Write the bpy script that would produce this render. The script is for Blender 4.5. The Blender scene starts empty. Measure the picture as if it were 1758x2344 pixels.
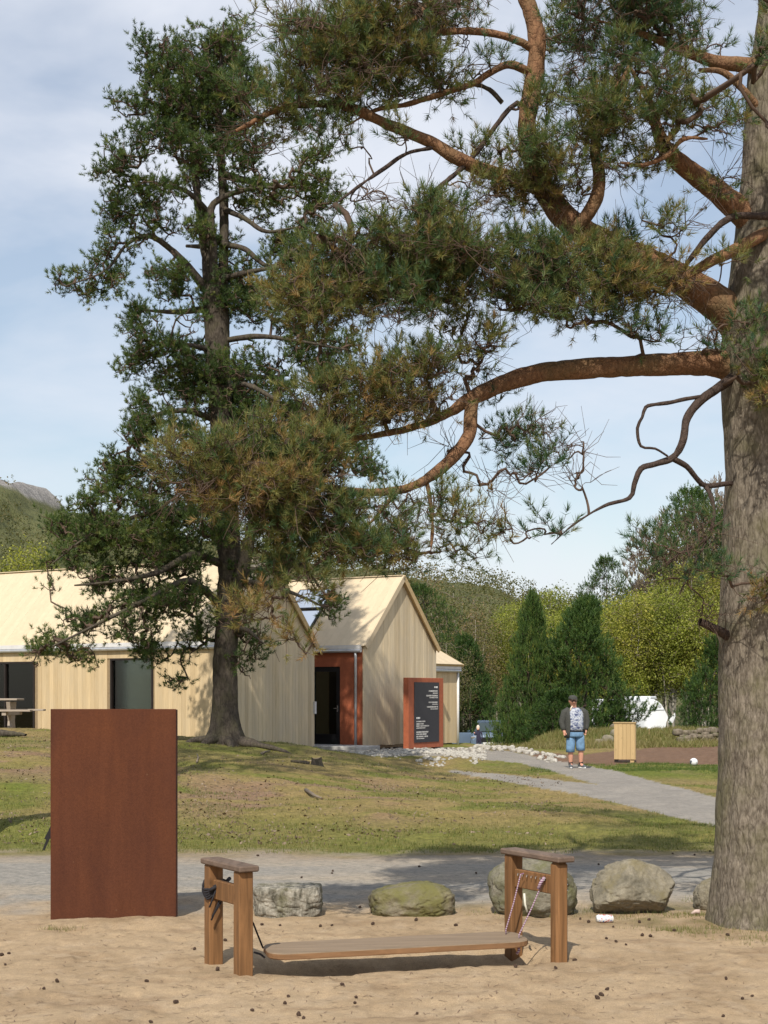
import bpy, math, random
import numpy as np
from mathutils import Vector, Matrix

random.seed(7)
RNG = np.random.default_rng(11)
scene = bpy.context.scene
COL = scene.collection
R = math.radians

# ------------------------------------------------------------------ camera, sky, sun, exposure
F, CX, HY, CAMH = 3400.0, 879.0, 1585.0, 1.7          # focal length and horizon in photograph pixels
cam_d = bpy.data.cameras.new('camera')
cam = bpy.data.objects.new('camera', cam_d); COL.objects.link(cam)
cam.location = (0, 0, CAMH); cam.rotation_euler = (R(90), 0, 0)
cam_d.sensor_fit = 'VERTICAL'; cam_d.sensor_height = 36.0
cam_d.lens = 36.0 * F / 2344.0
cam_d.shift_y = (HY - 1172.0) / 2344.0
cam_d.clip_start = 0.1; cam_d.clip_end = 4000
scene.camera = cam

SUN_EL, SUN_AZ = 47.0, 11.0                            # shadows fall away from the camera, a little to the right
world = bpy.data.worlds.new('World'); scene.world = world; world.use_nodes = True
wn = world.node_tree; wn.nodes.clear()
w_out = wn.nodes.new('ShaderNodeOutputWorld'); w_bg = wn.nodes.new('ShaderNodeBackground')
w_sky = wn.nodes.new('ShaderNodeTexSky'); w_sky.sky_type = 'NISHITA'; w_sky.sun_disc = False
w_sky.sun_elevation = R(SUN_EL); w_sky.sun_rotation = R(180 + SUN_AZ)
w_sky.air_density = 1.25; w_sky.dust_density = 0.4; w_sky.ozone_density = 2.0
w_tc = wn.nodes.new('ShaderNodeTexCoord'); w_map = wn.nodes.new('ShaderNodeMapping')
w_map.inputs['Scale'].default_value = (3.4, 3.4, 7.5); w_map.inputs['Location'].default_value = (3.1, 0.4, 1.35)
w_no = wn.nodes.new('ShaderNodeTexNoise'); w_no.inputs['Scale'].default_value = 1.0
w_no.inputs['Detail'].default_value = 6.0; w_no.inputs['Roughness'].default_value = 0.52; w_no.inputs['Distortion'].default_value = 0.25
w_rp = wn.nodes.new('ShaderNodeValToRGB')
w_rp.color_ramp.elements[0].position = 0.40; w_rp.color_ramp.elements[0].color = (0.30, 0.30, 0.30, 1)
w_rp.color_ramp.elements[1].position = 0.63; w_rp.color_ramp.elements[1].color = (0.92, 0.92, 0.92, 1)
w_mix = wn.nodes.new('ShaderNodeMixRGB'); w_mix.inputs[2].default_value = (7.0, 7.3, 8.0, 1)
wn.links.new(w_tc.outputs['Generated'], w_map.inputs[0]); wn.links.new(w_map.outputs[0], w_no.inputs['Vector'])
wn.links.new(w_no.outputs['Fac'], w_rp.inputs[0]); wn.links.new(w_rp.outputs[0], w_mix.inputs[0])
wn.links.new(w_sky.outputs[0], w_mix.inputs[1]); wn.links.new(w_mix.outputs[0], w_bg.inputs[0])
w_bg.inputs[1].default_value = 0.12
wn.links.new(w_bg.outputs[0], w_out.inputs[0])

sun_d = bpy.data.lights.new('sun', 'SUN'); sun_d.energy = 5.0; sun_d.angle = R(0.55); sun_d.color = (1.0, 0.94, 0.84)
sun = bpy.data.objects.new('sun', sun_d); COL.objects.link(sun); sun.location = (-10, -20, 30)
sd = Vector((math.sin(R(SUN_AZ)) * math.cos(R(SUN_EL)), math.cos(R(SUN_AZ)) * math.cos(R(SUN_EL)), -math.sin(R(SUN_EL))))
sun.rotation_euler = sd.to_track_quat('-Z', 'Y').to_euler()

vs = scene.view_settings
vs.view_transform = 'Standard'; vs.look = 'None'; vs.exposure = 0.0; vs.gamma = 1.0; vs.use_curve_mapping = False
scene.render.resolution_x = 768; scene.render.resolution_y = 1024

# ------------------------------------------------------------------ helpers
def at(px, py, Y):
    return np.array([(px - CX) * Y / F, Y, CAMH - (py - HY) * Y / F])

def sstep(a, b, x):
    t = np.clip((np.asarray(x, float) - a) / (b - a), 0, 1)
    return t * t * (3 - 2 * t)

def _hash(ix, iy, iz, seed):
    h = (ix.astype(np.int64) * 374761393 + iy.astype(np.int64) * 668265263 + iz.astype(np.int64) * 2147483647 + seed * 1274126177) & 0xFFFFFFFF
    h = ((h ^ (h >> 13)) * 1274126177) & 0xFFFFFFFF
    h = ((h ^ (h >> 16)) * 2246822519) & 0xFFFFFFFF
    return ((h ^ (h >> 15)) & 0xFFFF) / 65535.0

def vnoise(x, y, z=0.0, seed=1):
    x = np.asarray(x, float); y = np.asarray(y, float); z = np.asarray(z, float) + np.zeros_like(x)
    ix, iy, iz = np.floor(x), np.floor(y), np.floor(z)
    fx, fy, fz = x - ix, y - iy, z - iz
    fx, fy, fz = [f * f * (3 - 2 * f) for f in (fx, fy, fz)]
    out = 0
    for dx in (0, 1):
        for dy in (0, 1):
            for dz in (0, 1):
                w = (fx if dx else 1 - fx) * (fy if dy else 1 - fy) * (fz if dz else 1 - fz)
                out = out + w * _hash(ix + dx, iy + dy, iz + dz, seed)
    return out

def fbm(x, y, z=0.0, seed=1, octs=4):
    s, a, t = 0, 0.5, 0
    for o in range(octs):
        f = 2.0 ** o
        s = s + a * vnoise(np.asarray(x) * f, np.asarray(y) * f, np.asarray(z) * f, seed + o * 17); t += a; a *= 0.5
    return s / t

def norm(v):
    v = np.asarray(v, float)
    return v / (np.linalg.norm(v, axis=-1, keepdims=True) + 1e-12)

def tag(o, label=None, cat=None, group=None, kind=None):
    if label: o['label'] = label
    if cat: o['category'] = cat
    if group: o['group'] = group
    if kind: o['kind'] = kind
    return o

def empty(name, loc, label=None, cat=None, group=None):
    o = bpy.data.objects.new(name, None); COL.objects.link(o)
    o.location = tuple(float(v) for v in loc); o.empty_display_size = 0.2
    return tag(o, label, cat, group)

def root_of(o):
    while o.parent: o = o.parent
    return o

def mesh_obj(name, verts, faces, mat, parent=None, smooth=False, loc=None, attrs=None):
    """verts in world space; the object keeps its own base as origin"""
    v = np.asarray(verts, np.float64).reshape(-1, 3)
    if parent is not None:
        org = np.array(root_of(parent).location)
    else:
        org = np.array(loc if loc is not None else (0, 0, 0), float)
    me = bpy.data.meshes.new(name)
    v = v - org
    if isinstance(faces, np.ndarray):
        nf, k = faces.shape
        me.vertices.add(len(v)); me.vertices.foreach_set('co', v.astype(np.float32).ravel())
        me.loops.add(nf * k); me.loops.foreach_set('vertex_index', faces.astype(np.int32).ravel())
        me.polygons.add(nf); me.polygons.foreach_set('loop_start', np.arange(0, nf * k, k, dtype=np.int32))
        me.update(calc_edges=True)
    else:
        me.from_pydata([tuple(p) for p in v], [], faces)
    if attrs:
        for an, arr in attrs.items():
            arr = np.asarray(arr, np.float32)
            if arr.ndim == 1:
                a = me.attributes.new(an, 'FLOAT', 'POINT'); a.data.foreach_set('value', arr)
            else:
                a = me.attributes.new(an, 'FLOAT_COLOR', 'POINT')
                if arr.shape[1] == 3: arr = np.hstack([arr, np.ones((len(arr), 1), np.float32)])
                a.data.foreach_set('color', arr.ravel())
    if smooth:
        me.polygons.foreach_set('use_smooth', np.ones(len(me.polygons), bool))
    me.materials.append(mat)
    o = bpy.data.objects.new(name, me); COL.objects.link(o)
    if parent is not None: o.parent = parent
    else: o.location = tuple(org)
    return o

class MB:
    def __init__(s): s.v, s.f = [], []
    def add(s, verts, faces):
        b = len(s.v); s.v += [tuple(map(float, p)) for p in verts]; s.f += [tuple(i + b for i in fc) for fc in faces]; return s
    def box(s, c, ax, hs):
        c = np.asarray(c, float); A = [np.asarray(a, float) * h for a, h in zip(ax, hs)]
        vs_ = [c + sx * A[0] + sy * A[1] + sz * A[2] for sz in (-1, 1) for sy in (-1, 1) for sx in (-1, 1)]
        return s.add(vs_, [(0, 2, 3, 1), (4, 5, 7, 6), (0, 1, 5, 4), (2, 6, 7, 3), (0, 4, 6, 2), (1, 3, 7, 5)])
    def bbox(s, c, ax, hs, bv=0.006):
        """box with chamfered edges: three nested slabs hulled"""
        c = np.asarray(c, float); ax = [np.asarray(a, float) for a in ax]; b = min(bv, 0.45 * min(hs))
        vs_, idx = [], {}
        for sz in (-1, 1):
            for sy in (-1, 1):
                for sx in (-1, 1):
                    for k in range(3):
                        h = [hs[0] - b, hs[1] - b, hs[2] - b]; h[k] = hs[k]
                        idx[(sx, sy, sz, k)] = len(vs_); vs_.append(c + sx * h[0] * ax[0] + sy * h[1] * ax[1] + sz * h[2] * ax[2])
        fs = []
        S = (-1, 1)
        for k in range(3):
            o = [i for i in range(3) if i != k]
            for sg in S:
                q = []
                for a, bb in ((-1, -1), (1, -1), (1, 1), (-1, 1)):
                    t = [0, 0, 0]; t[k] = sg; t[o[0]] = a; t[o[1]] = bb; q.append(idx[(*t, k)])
                fs.append(tuple(q))
        for k in range(3):                                      # edges along axis k
            o = [i for i in range(3) if i != k]
            for a in S:
                for bb in S:
                    t0 = [0, 0, 0]; t0[k] = -1; t0[o[0]] = a; t0[o[1]] = bb
                    t1 = list(t0); t1[k] = 1
                    fs.append((idx[(*t0, o[0])], idx[(*t1, o[0])], idx[(*t1, o[1])], idx[(*t0, o[1])]))
        for sz in S:
            for sy in S:
                for sx in S: fs.append(tuple(idx[(sx, sy, sz, k)] for k in range(3)))
        return s.add(vs_, fs)
    def tube(s, pts, rad, n=8, cap=True):
        pts = np.asarray(pts, float); rad = np.ones(len(pts)) * np.asarray(rad, float)
        v, f = tube_arrays(pts, rad, n)
        fs = [tuple(q) for q in f]
        if cap: fs += [tuple(range(n))[::-1], tuple(range(len(v) - n, len(v)))]
        return s.add(v, fs)
    def loft(s, rings, cap=True):
        n = len(rings[0]); vs_ = [p for r in rings for p in r]; fs = []
        for i in range(len(rings) - 1):
            for j in range(n):
                a, b = i * n + j, i * n + (j + 1) % n
                fs.append((a, b, b + n, a + n))
        if cap: fs += [tuple(range(n))[::-1], tuple(range((len(rings) - 1) * n, len(rings) * n))]
        return s.add(vs_, fs)
    def build(s, name, mat, parent=None, smooth=False, loc=None):
        return mesh_obj(name, s.v, s.f, mat, parent, smooth, loc)

def tube_arrays(pts, rad, n):
    d = np.gradient(pts, axis=0); d = norm(d)
    up = np.array([0.13, 0.97, 0.2])
    a = np.cross(d, up); bad = np.linalg.norm(a, axis=1) < 0.05
    a[bad] = np.cross(d[bad], np.array([1.0, 0.1, 0.0])); a = norm(a); b = np.cross(d, a)
    th = np.linspace(0, 2 * np.pi, n, endpoint=False)
    v = pts[:, None, :] + rad[:, None, None] * (np.cos(th)[None, :, None] * a[:, None, :] + np.sin(th)[None, :, None] * b[:, None, :])
    m = len(pts)
    i, j = np.meshgrid(np.arange(m - 1), np.arange(n), indexing='ij')
    q = np.stack([i * n + j, i * n + (j + 1) % n, (i + 1) * n + (j + 1) % n, (i + 1) * n + j], -1).reshape(-1, 4)
    return v.reshape(-1, 3), q

def catmull(P, step):
    P = np.asarray(P, float)
    if len(P) < 3:
        k = max(2, int(np.linalg.norm(P[1][:3] - P[0][:3]) / step) + 1); t = np.linspace(0, 1, k)[:, None]
        return P[0] * (1 - t) + P[1] * t
    Q = np.vstack([2 * P[0] - P[1], P, 2 * P[-1] - P[-2]]); out = []
    for i in range(1, len(Q) - 2):
        k = max(2, int(np.linalg.norm(Q[i + 1][:3] - Q[i][:3]) / step))
        t = np.linspace(0, 1, k, endpoint=False)[:, None]
        p0, p1, p2, p3 = Q[i - 1], Q[i], Q[i + 1], Q[i + 2]
        out.append(0.5 * (2 * p1 + (p2 - p0) * t + (2 * p0 - 5 * p1 + 4 * p2 - p3) * t ** 2 + (3 * p1 - p0 - 3 * p2 + p3) * t ** 3))
    out.append(P[-1][None]); return np.vstack(out)

# ------------------------------------------------------------------ materials
def new_mat(name):
    m = bpy.data.materials.new(name); m.use_nodes = True
    nt = m.node_tree; b = nt.nodes['Principled BSDF']
    return m, nt, b
def N(nt, t, **kw):
    n = nt.nodes.new(t)
    for k, v in kw.items(): setattr(n, k, v)
    return n
def L(nt, a, b): nt.links.new(a, b)
def pos_vec(nt, scale=(1, 1, 1), rnd=False, obj=False):
    mp = N(nt, 'ShaderNodeMapping'); mp.inputs['Scale'].default_value = scale
    if obj:
        g = N(nt, 'ShaderNodeTexCoord'); L(nt, g.outputs['Object'], mp.inputs[0])
    else:
        g = N(nt, 'ShaderNodeNewGeometry'); L(nt, g.outputs['Position'], mp.inputs[0])
    if rnd:
        oi = N(nt, 'ShaderNodeObjectInfo'); mu = N(nt, 'ShaderNodeMath', operation='MULTIPLY'); mu.inputs[1].default_value = 37.0
        L(nt, oi.outputs['Random'], mu.inputs[0]); cb = N(nt, 'ShaderNodeCombineXYZ')
        for i in range(3): L(nt, mu.outputs[0], cb.inputs[i])
        L(nt, cb.outputs[0], mp.inputs['Location'])
    return mp.outputs[0]
def noise(nt, vec, scale, detail=4, rough=0.55, dist=0.0):
    n = N(nt, 'ShaderNodeTexNoise'); n.inputs['Scale'].default_value = scale; n.inputs['Detail'].default_value = detail
    n.inputs['Roughness'].default_value = rough; n.inputs['Distortion'].default_value = dist
    L(nt, vec, n.inputs['Vector']); return n.outputs['Fac']
def ramp(nt, fac, stops):
    r = N(nt, 'ShaderNodeValToRGB'); e = r.color_ramp.elements
    while len(e) < len(stops): e.new(0.5)
    for el, (p, c) in zip(e, stops): el.position = p; el.color = (*c, 1) if len(c) == 3 else c
    L(nt, fac, r.inputs[0]); return r.outputs[0]
def mixc(nt, fac, a, b, mode='MIX'):
    m = N(nt, 'ShaderNodeMixRGB', blend_type=mode)
    for i, s in ((0, fac), (1, a), (2, b)):
        if isinstance(s, (int, float)): m.inputs[i].default_value = s
        elif isinstance(s, tuple): m.inputs[i].default_value = (*s, 1) if len(s) == 3 else s
        else: L(nt, s, m.inputs[i])
    return m.outputs[0]
def bump(nt, b, h, strength=0.5, dist=0.01):
    n = N(nt, 'ShaderNodeBump'); n.inputs['Strength'].default_value = strength; n.inputs['Distance'].default_value = dist
    L(nt, h, n.inputs['Height']); L(nt, n.outputs[0], b.inputs['Normal'])
def rng3(c, lo, hi): return tuple(x * lo for x in c), tuple(min(1, x * hi) for x in c)

def mat_simple(name, col, rough=0.6, var=0.15, scale=20, metal=0.0, bmp=0.0, spec=0.4, obj=False):
    m, nt, b = new_mat(name); lo, hi = rng3(col, 1 - var, 1 + var)
    f = noise(nt, pos_vec(nt, obj=obj), scale, 4)
    L(nt, ramp(nt, f, [(0.3, lo), (0.7, hi)]), b.inputs['Base Color'])
    b.inputs['Roughness'].default_value = rough; b.inputs['Metallic'].default_value = metal
    b.inputs['Specular IOR Level'].default_value = spec
    if bmp: bump(nt, b, f, bmp, 0.01)
    return m

def mat_wood(name, col, var=0.16, grain=(26, 26, 1.6), rough=0.75, knots=0.0, rndv=0.22, weather=None):
    m, nt, b = new_mat(name); v = pos_vec(nt, grain, rnd=True)
    f = noise(nt, v, 1.0, 5, 0.6, 0.6); lo, hi = rng3(col, 1 - var, 1 + var)
    c = ramp(nt, f, [(0.28, lo), (0.72, hi)])
    oi = N(nt, 'ShaderNodeObjectInfo')
    c = mixc(nt, 1.0, c, ramp(nt, oi.outputs['Random'], [(0.0, (1 - rndv, 1 - rndv * 1.1, 1 - rndv * 1.25)), (0.5, (1, 1, 1)), (1.0, (1 + rndv * 0.35,) * 3)]), 'MULTIPLY')
    if weather:
        wv = noise(nt, pos_vec(nt, (2.2, 2.2, 0.9)), 1.0, 5, 0.65)
        c = mixc(nt, ramp(nt, wv, [(0.42, (0, 0, 0)), (0.75, (0.8, 0.8, 0.8))]), c, weather)
    if knots:
        vo = N(nt, 'ShaderNodeTexVoronoi'); vo.inputs['Scale'].default_value = 1.0
        L(nt, pos_vec(nt, (9, 9, 4.2), rnd=True), vo.inputs['Vector'])
        c = mixc(nt, ramp(nt, vo.outputs['Distance'], [(0.0, (knots,) * 3), (0.17, (0, 0, 0))]), c, tuple(x * 0.35 for x in col))
    L(nt, c, b.inputs['Base Color']); b.inputs['Roughness'].default_value = rough; b.inputs['Specular IOR Level'].default_value = 0.25
    bump(nt, b, f, 0.35, 0.004); return m

def mat_foliage(name, stops, trans=0.28, rough=0.55, tmul=(1.1, 1.25, 0.6), per_tree=False):
    m, nt, b = new_mat(name)
    a = N(nt, 'ShaderNodeAttribute', attribute_name='tint')
    c = ramp(nt, a.outputs['Fac'], stops)
    if per_tree:
        oi = N(nt, 'ShaderNodeObjectInfo'); c = mixc(nt, 1.0, c, ramp(nt, oi.outputs['Random'], [(0.0, (0.80, 0.80, 0.80)), (0.35, (0.88, 0.98, 0.85)), (0.65, (1.1, 1.1, 1.0)), (1.0, (1.12, 1.0, 0.95))]), 'MULTIPLY')
    L(nt, c, b.inputs['Base Color']); b.inputs['Roughness'].default_value = rough; b.inputs['Specular IOR Level'].default_value = 0.3
    tr = N(nt, 'ShaderNodeBsdfTranslucent'); L(nt, mixc(nt, 1.0, c, tmul, 'MULTIPLY'), tr.inputs[0])
    mx = N(nt, 'ShaderNodeMixShader'); mx.inputs[0].default_value = trans
    L(nt, b.outputs[0], mx.inputs[1]); L(nt, tr.outputs[0], mx.inputs[2])
    L(nt, mx.outputs[0], nt.nodes['Material Output'].inputs['Surface']); return m

M = {}
M['board'] = mat_wood('pale_timber_board', (0.56, 0.425, 0.25), 0.12, weather=(0.51, 0.41, 0.27), rndv=0.17)
M['gable_board'] = mat_wood('shade_greyed_timber_board', (0.60, 0.49, 0.325), 0.14, weather=(0.50, 0.43, 0.325), rndv=0.2)  # same timber as long wall; the gables' greyer light is put in its colour
M['roof_board'] = mat_wood('pale_roof_board', (0.56, 0.455, 0.31), 0.06, grain=(5, 5, 5), rndv=0.05)
M['trim'] = mat_wood('roof_trim_timber', (0.46, 0.33, 0.17), 0.15, grain=(8, 8, 8))
M['backing'] = mat_simple('wall_backing', (0.26, 0.19, 0.11), 0.9)
M['terracotta'] = mat_simple('terracotta_board', (0.33, 0.092, 0.040), 0.7, 0.12, 9, bmp=0.1)
M['zinc'] = mat_simple('zinc_gutter', (0.55, 0.56, 0.58), 0.45, 0.1, 6, metal=0.6)
M['flash'] = mat_simple('light_flashing', (0.62, 0.61, 0.60), 0.5, 0.08, 6)
M['dark_frame'] = mat_simple('dark_brown_frame', (0.018, 0.012, 0.010), 0.45, 0.2)
M['black'] = mat_simple('black_paint', (0.012, 0.012, 0.013), 0.4, 0.2)
M['concrete'] = mat_simple('concrete', (0.36, 0.35, 0.33), 0.9, 0.15, 7, bmp=0.2)
M['interior'] = mat_simple('interior_panel', (0.16, 0.185, 0.16), 0.8, 0.1, 3)
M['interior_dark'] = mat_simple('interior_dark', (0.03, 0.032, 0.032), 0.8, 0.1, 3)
M['white'] = mat_simple('white_paint', (0.78, 0.78, 0.76), 0.4, 0.05, 4)
M['rubber'] = mat_simple('tyre_rubber', (0.02, 0.02, 0.02), 0.8)
M['chrome'] = mat_simple('metal_trim', (0.6, 0.6, 0.62), 0.25, 0.05, 5, metal=0.9)

def glass_mat(name, tint, mixf, rough=0.03):
    m, nt, b = new_mat(name)
    g = N(nt, 'ShaderNodeBsdfGlossy'); g.inputs['Roughness'].default_value = rough; g.inputs['Color'].default_value = (0.9, 0.95, 1.0, 1)
    t = N(nt, 'ShaderNodeBsdfTransparent'); t.inputs[0].default_value = (*tint, 1)
    fr = N(nt, 'ShaderNodeFresnel'); fr.inputs[0].default_value = 1.5
    ad = N(nt, 'ShaderNodeMath', operation='ADD'); ad.inputs[1].default_value = mixf; ad.use_clamp = True
    L(nt, fr.outputs[0], ad.inputs[0])
    mx = N(nt, 'ShaderNodeMixShader'); L(nt, ad.outputs[0], mx.inputs[0]); L(nt, t.outputs[0], mx.inputs[1]); L(nt, g.outputs[0], mx.inputs[2])
    L(nt, mx.outputs[0], nt.nodes['Material Output'].inputs['Surface']); return m
M['glass'] = glass_mat('window_glass', (0.55, 0.6, 0.55), 0.0)
M['skyglass'] = glass_mat('skylight_glass', (0.15, 0.2, 0.25), 0.45)

# corten steel
def mat_corten():
    m, nt, b = new_mat('rusted_corten_steel')
    f1 = noise(nt, pos_vec(nt), 90, 5, 0.7); f2 = noise(nt, pos_vec(nt, (1.6, 1.6, 0.9)), 1.7, 5, 0.6, 0.4); f3 = noise(nt, pos_vec(nt, (14, 14, 1.0)), 1.0, 4, 0.6)
    c = ramp(nt, f2, [(0.3, (0.072, 0.0235, 0.0115)), (0.52, (0.086, 0.028, 0.012)), (0.75, (0.102, 0.033, 0.0125))])
    c = mixc(nt, 0.5, c, ramp(nt, f1, [(0.35, (0.7, 0.66, 0.66)), (0.62, (1.22, 1.22, 1.22))]), 'MULTIPLY')
    c = mixc(nt, 0.4, c, ramp(nt, f3, [(0.35, (0.75, 0.7, 0.7)), (0.65, (1.15, 1.15, 1.15))]), 'MULTIPLY')
    vo = N(nt, 'ShaderNodeTexVoronoi'); vo.inputs['Scale'].default_value = 5.0; L(nt, pos_vec(nt), vo.inputs['Vector'])
    c = mixc(nt, ramp(nt, vo.outputs['Distance'], [(0.0, (0.5, 0.5, 0.5)), (0.05, (0, 0, 0))]), c, (0.2, 0.11, 0.06))
    L(nt, c, b.inputs['Base Color']); b.inputs['Roughness'].default_value = 0.85; b.inputs['Specular IOR Level'].default_value = 0.25
    bump(nt, b, f1, 0.35, 0.003); return m
M['corten'] = mat_corten()

def mat_ground():
    m, nt, b = new_mat('terrain_ground')
    a = N(nt, 'ShaderNodeAttribute', attribute_name='albedo'); g = N(nt, 'ShaderNodeAttribute', attribute_name='grain')
    f1 = noise(nt, pos_vec(nt), 150, 3, 0.6); f2 = noise(nt, pos_vec(nt), 26, 5, 0.65); f3 = noise(nt, pos_vec(nt), 5, 5, 0.6); f4 = noise(nt, pos_vec(nt), 11, 4, 0.7)
    c = mixc(nt, 0.65, a.outputs['Color'], ramp(nt, f1, [(0.32, (0.66, 0.64, 0.62)), (0.68, (1.28, 1.27, 1.24))]), 'MULTIPLY')
    c2 = mixc(nt, 0.8, c, ramp(nt, f2, [(0.3, (0.6, 0.58, 0.55)), (0.5, (1, 1, 1)), (0.72, (1.25, 1.22, 1.15))]), 'MULTIPLY')
    c2 = mixc(nt, 0.85, c2, ramp(nt, f4, [(0.3, (0.52, 0.55, 0.5)), (0.5, (1, 1, 1)), (0.7, (1.3, 1.25, 1.15))]), 'MULTIPLY')
    c = mixc(nt, g.outputs['Fac'], c, c2)
    c = mixc(nt, 0.4, c, ramp(nt, f3, [(0.3, (0.75, 0.75, 0.75)), (0.7, (1.15, 1.15, 1.15))]), 'MULTIPLY')
    sp = noise(nt, pos_vec(nt), 60, 2, 0.5)                    # twigs, needles and bits of bark lying about
    c = mixc(nt, ramp(nt, sp, [(0.70, (0, 0, 0)), (0.76, (0.6, 0.6, 0.6))]), c, (0.11, 0.07, 0.045))
    L(nt, c, b.inputs['Base Color']); b.inputs['Roughness'].default_value = 0.95; b.inputs['Specular IOR Level'].default_value = 0.12
    s = N(nt, 'ShaderNodeMath', operation='ADD'); L(nt, f1, s.inputs[0]); L(nt, f2, s.inputs[1])
    bump(nt, b, s.outputs[0], 0.55, 0.012); return m
M['ground'] = mat_ground()

def mat_bark(name, plate, plate2, crack, scale=1.0, moss=None, cw=0.75):
    m, nt, b = new_mat(name)
    v = pos_vec(nt, scale)
    vo = N(nt, 'ShaderNodeTexVoronoi', feature='DISTANCE_TO_EDGE'); vo.inputs['Scale'].default_value = 1.0
    nd = N(nt, 'ShaderNodeTexNoise'); nd.inputs['Scale'].default_value = 1.3; nd.inputs['Detail'].default_value = 4; L(nt, v, nd.inputs['Vector'])
    mm = N(nt, 'ShaderNodeMixRGB'); mm.inputs[0].default_value = 0.45; L(nt, v, mm.inputs[1])
    vm = N(nt, 'ShaderNodeVectorMath', operation='ADD'); L(nt, v, vm.inputs[0]); L(nt, nd.outputs['Color'], vm.inputs[1])
    L(nt, vm.outputs[0], vo.inputs['Vector'])
    f1 = noise(nt, pos_vec(nt, (1, 1, 0.38)), 2.1 * scale[0], 6, 0.72); f2 = noise(nt, pos_vec(nt), 3.5, 4, 0.6)
    c = ramp(nt, f1, [(0.36, plate), (0.64, plate2)])
    if moss is not None: c = mixc(nt, ramp(nt, f2, [(0.45, (0, 0, 0)), (0.7, (0.65, 0.65, 0.65))]), c, moss)
    c = mixc(nt, ramp(nt, vo.outputs['Distance'], [(0.0, (cw, cw, cw)), (0.085, (0, 0, 0))]), c, crack)
    L(nt, c, b.inputs['Base Color']); b.inputs['Roughness'].default_value = 0.95; b.inputs['Specular IOR Level'].default_value = 0.15
    h = N(nt, 'ShaderNodeMath', operation='MULTIPLY_ADD'); h.inputs[1].default_value = 0.35
    hr = ramp(nt, vo.outputs['Distance'], [(0.0, (0, 0, 0)), (0.16, (1, 1, 1))])
    L(nt, f1, h.inputs[0]); L(nt, hr, h.inputs[2]); bump(nt, b, h.outputs[0], 0.5, 0.009); return m
M['bark'] = mat_bark('grey_pine_bark', (0.082, 0.066, 0.049), (0.240, 0.203, 0.158), (0.050, 0.039, 0.030), (20, 20, 5.5), (0.120, 0.112, 0.055), 0.45)
M['limb_bark'] = mat_bark('orange_pine_bark', (0.130, 0.066, 0.037), (0.265, 0.145, 0.078), (0.065, 0.038, 0.027), (26, 26, 20), (0.125, 0.098, 0.05), 0.15)
M['bark_far'] = mat_bark('dark_pine_bark', (0.046, 0.037, 0.030), (0.105, 0.086, 0.067), (0.035, 0.028, 0.023), (11, 11, 3.6), (0.085, 0.078, 0.043), 0.6)
M['dead_limb'] = mat_bark('dead_branch_bark', (0.042, 0.030, 0.025), (0.085, 0.060, 0.048), (0.03, 0.022, 0.02), (26, 26, 20), None, 0.3)
M['twig'] = mat_simple('pine_twig', (0.085, 0.055, 0.038), 0.9, 0.3, 6)
M['dead_twig'] = mat_simple('dead_twig', (0.10, 0.07, 0.055), 0.9, 0.3, 6)
M['birch_bark'] = mat_simple('birch_bark', (0.30, 0.27, 0.22), 0.9, 0.45, 5)
M['grey_twig'] = mat_simple('grey_twig', (0.19, 0.15, 0.11), 0.9, 0.25, 5)
M['needle_near'] = mat_foliage('pine_needles_near', [(0.0, (0.044, 0.100, 0.050)), (0.3, (0.096, 0.142, 0.048)), (0.6, (0.200, 0.188, 0.058)), (0.82, (0.285, 0.190, 0.072)), (1.0, (0.34, 0.19, 0.085))], 0.28)
M['needle_far'] = mat_foliage('pine_needles_far', [(0.0, (0.038, 0.070, 0.022)), (0.4, (0.098, 0.142, 0.034)), (0.75, (0.200, 0.205, 0.050)), (1.0, (0.25, 0.17, 0.06))], 0.28)
M['needle_bg'] = mat_foliage('pine_needles_background', [(0.0, (0.028, 0.062, 0.016)), (0.5, (0.072, 0.128, 0.028)), (1.0, (0.165, 0.200, 0.045))], 0.25)
M['leaf'] = mat_foliage('spring_birch_leaf', [(0.0, (0.11, 0.12, 0.030)), (0.4, (0.21, 0.22, 0.042)), (0.75, (0.36, 0.36, 0.062)), (1.0, (0.30, 0.23, 0.09))], 0.35, per_tree=True)
M['leaf_olive'] = mat_foliage('olive_leaf', [(0.0, (0.085, 0.09, 0.032)), (0.5, (0.15, 0.145, 0.052)), (1.0, (0.24, 0.17, 0.09))], 0.35, per_tree=True)
M['grass'] = mat_foliage('grass_blade', [(0.0, (0.055, 0.105, 0.018)), (0.35, (0.12, 0.145, 0.030)), (0.6, (0.20, 0.175, 0.062)), (1.0, (0.31, 0.24, 0.125))], 0.25)
M['cone'] = mat_simple('pine_cone', (0.060, 0.036, 0.024), 0.9, 0.3, 80)
M['bench_wood'] = mat_wood('brown_stained_timber', (0.185, 0.092, 0.037), 0.45, (30, 30, 2.0), 0.7, 0.85, 0.12)
M['bench_top'] = mat_wood('greyed_stained_timber', (0.15, 0.105, 0.078), 0.3, (18, 3, 18), 0.8, 0.2, 0.12)
M['plank'] = mat_wood('greyed_plank', (0.225, 0.165, 0.11), 0.2, (2, 22, 22), 0.8, 0.2, 0.05)
M['plank_side'] = mat_wood('plank_edge', (0.20, 0.108, 0.052), 0.25, (2, 22, 22), 0.8, 0.2, 0.05)
M['crate'] = mat_wood('new_pine_crate', (0.47, 0.33, 0.165), 0.14, (20, 20, 1.4), 0.7, 0.6, 0.1)

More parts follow.
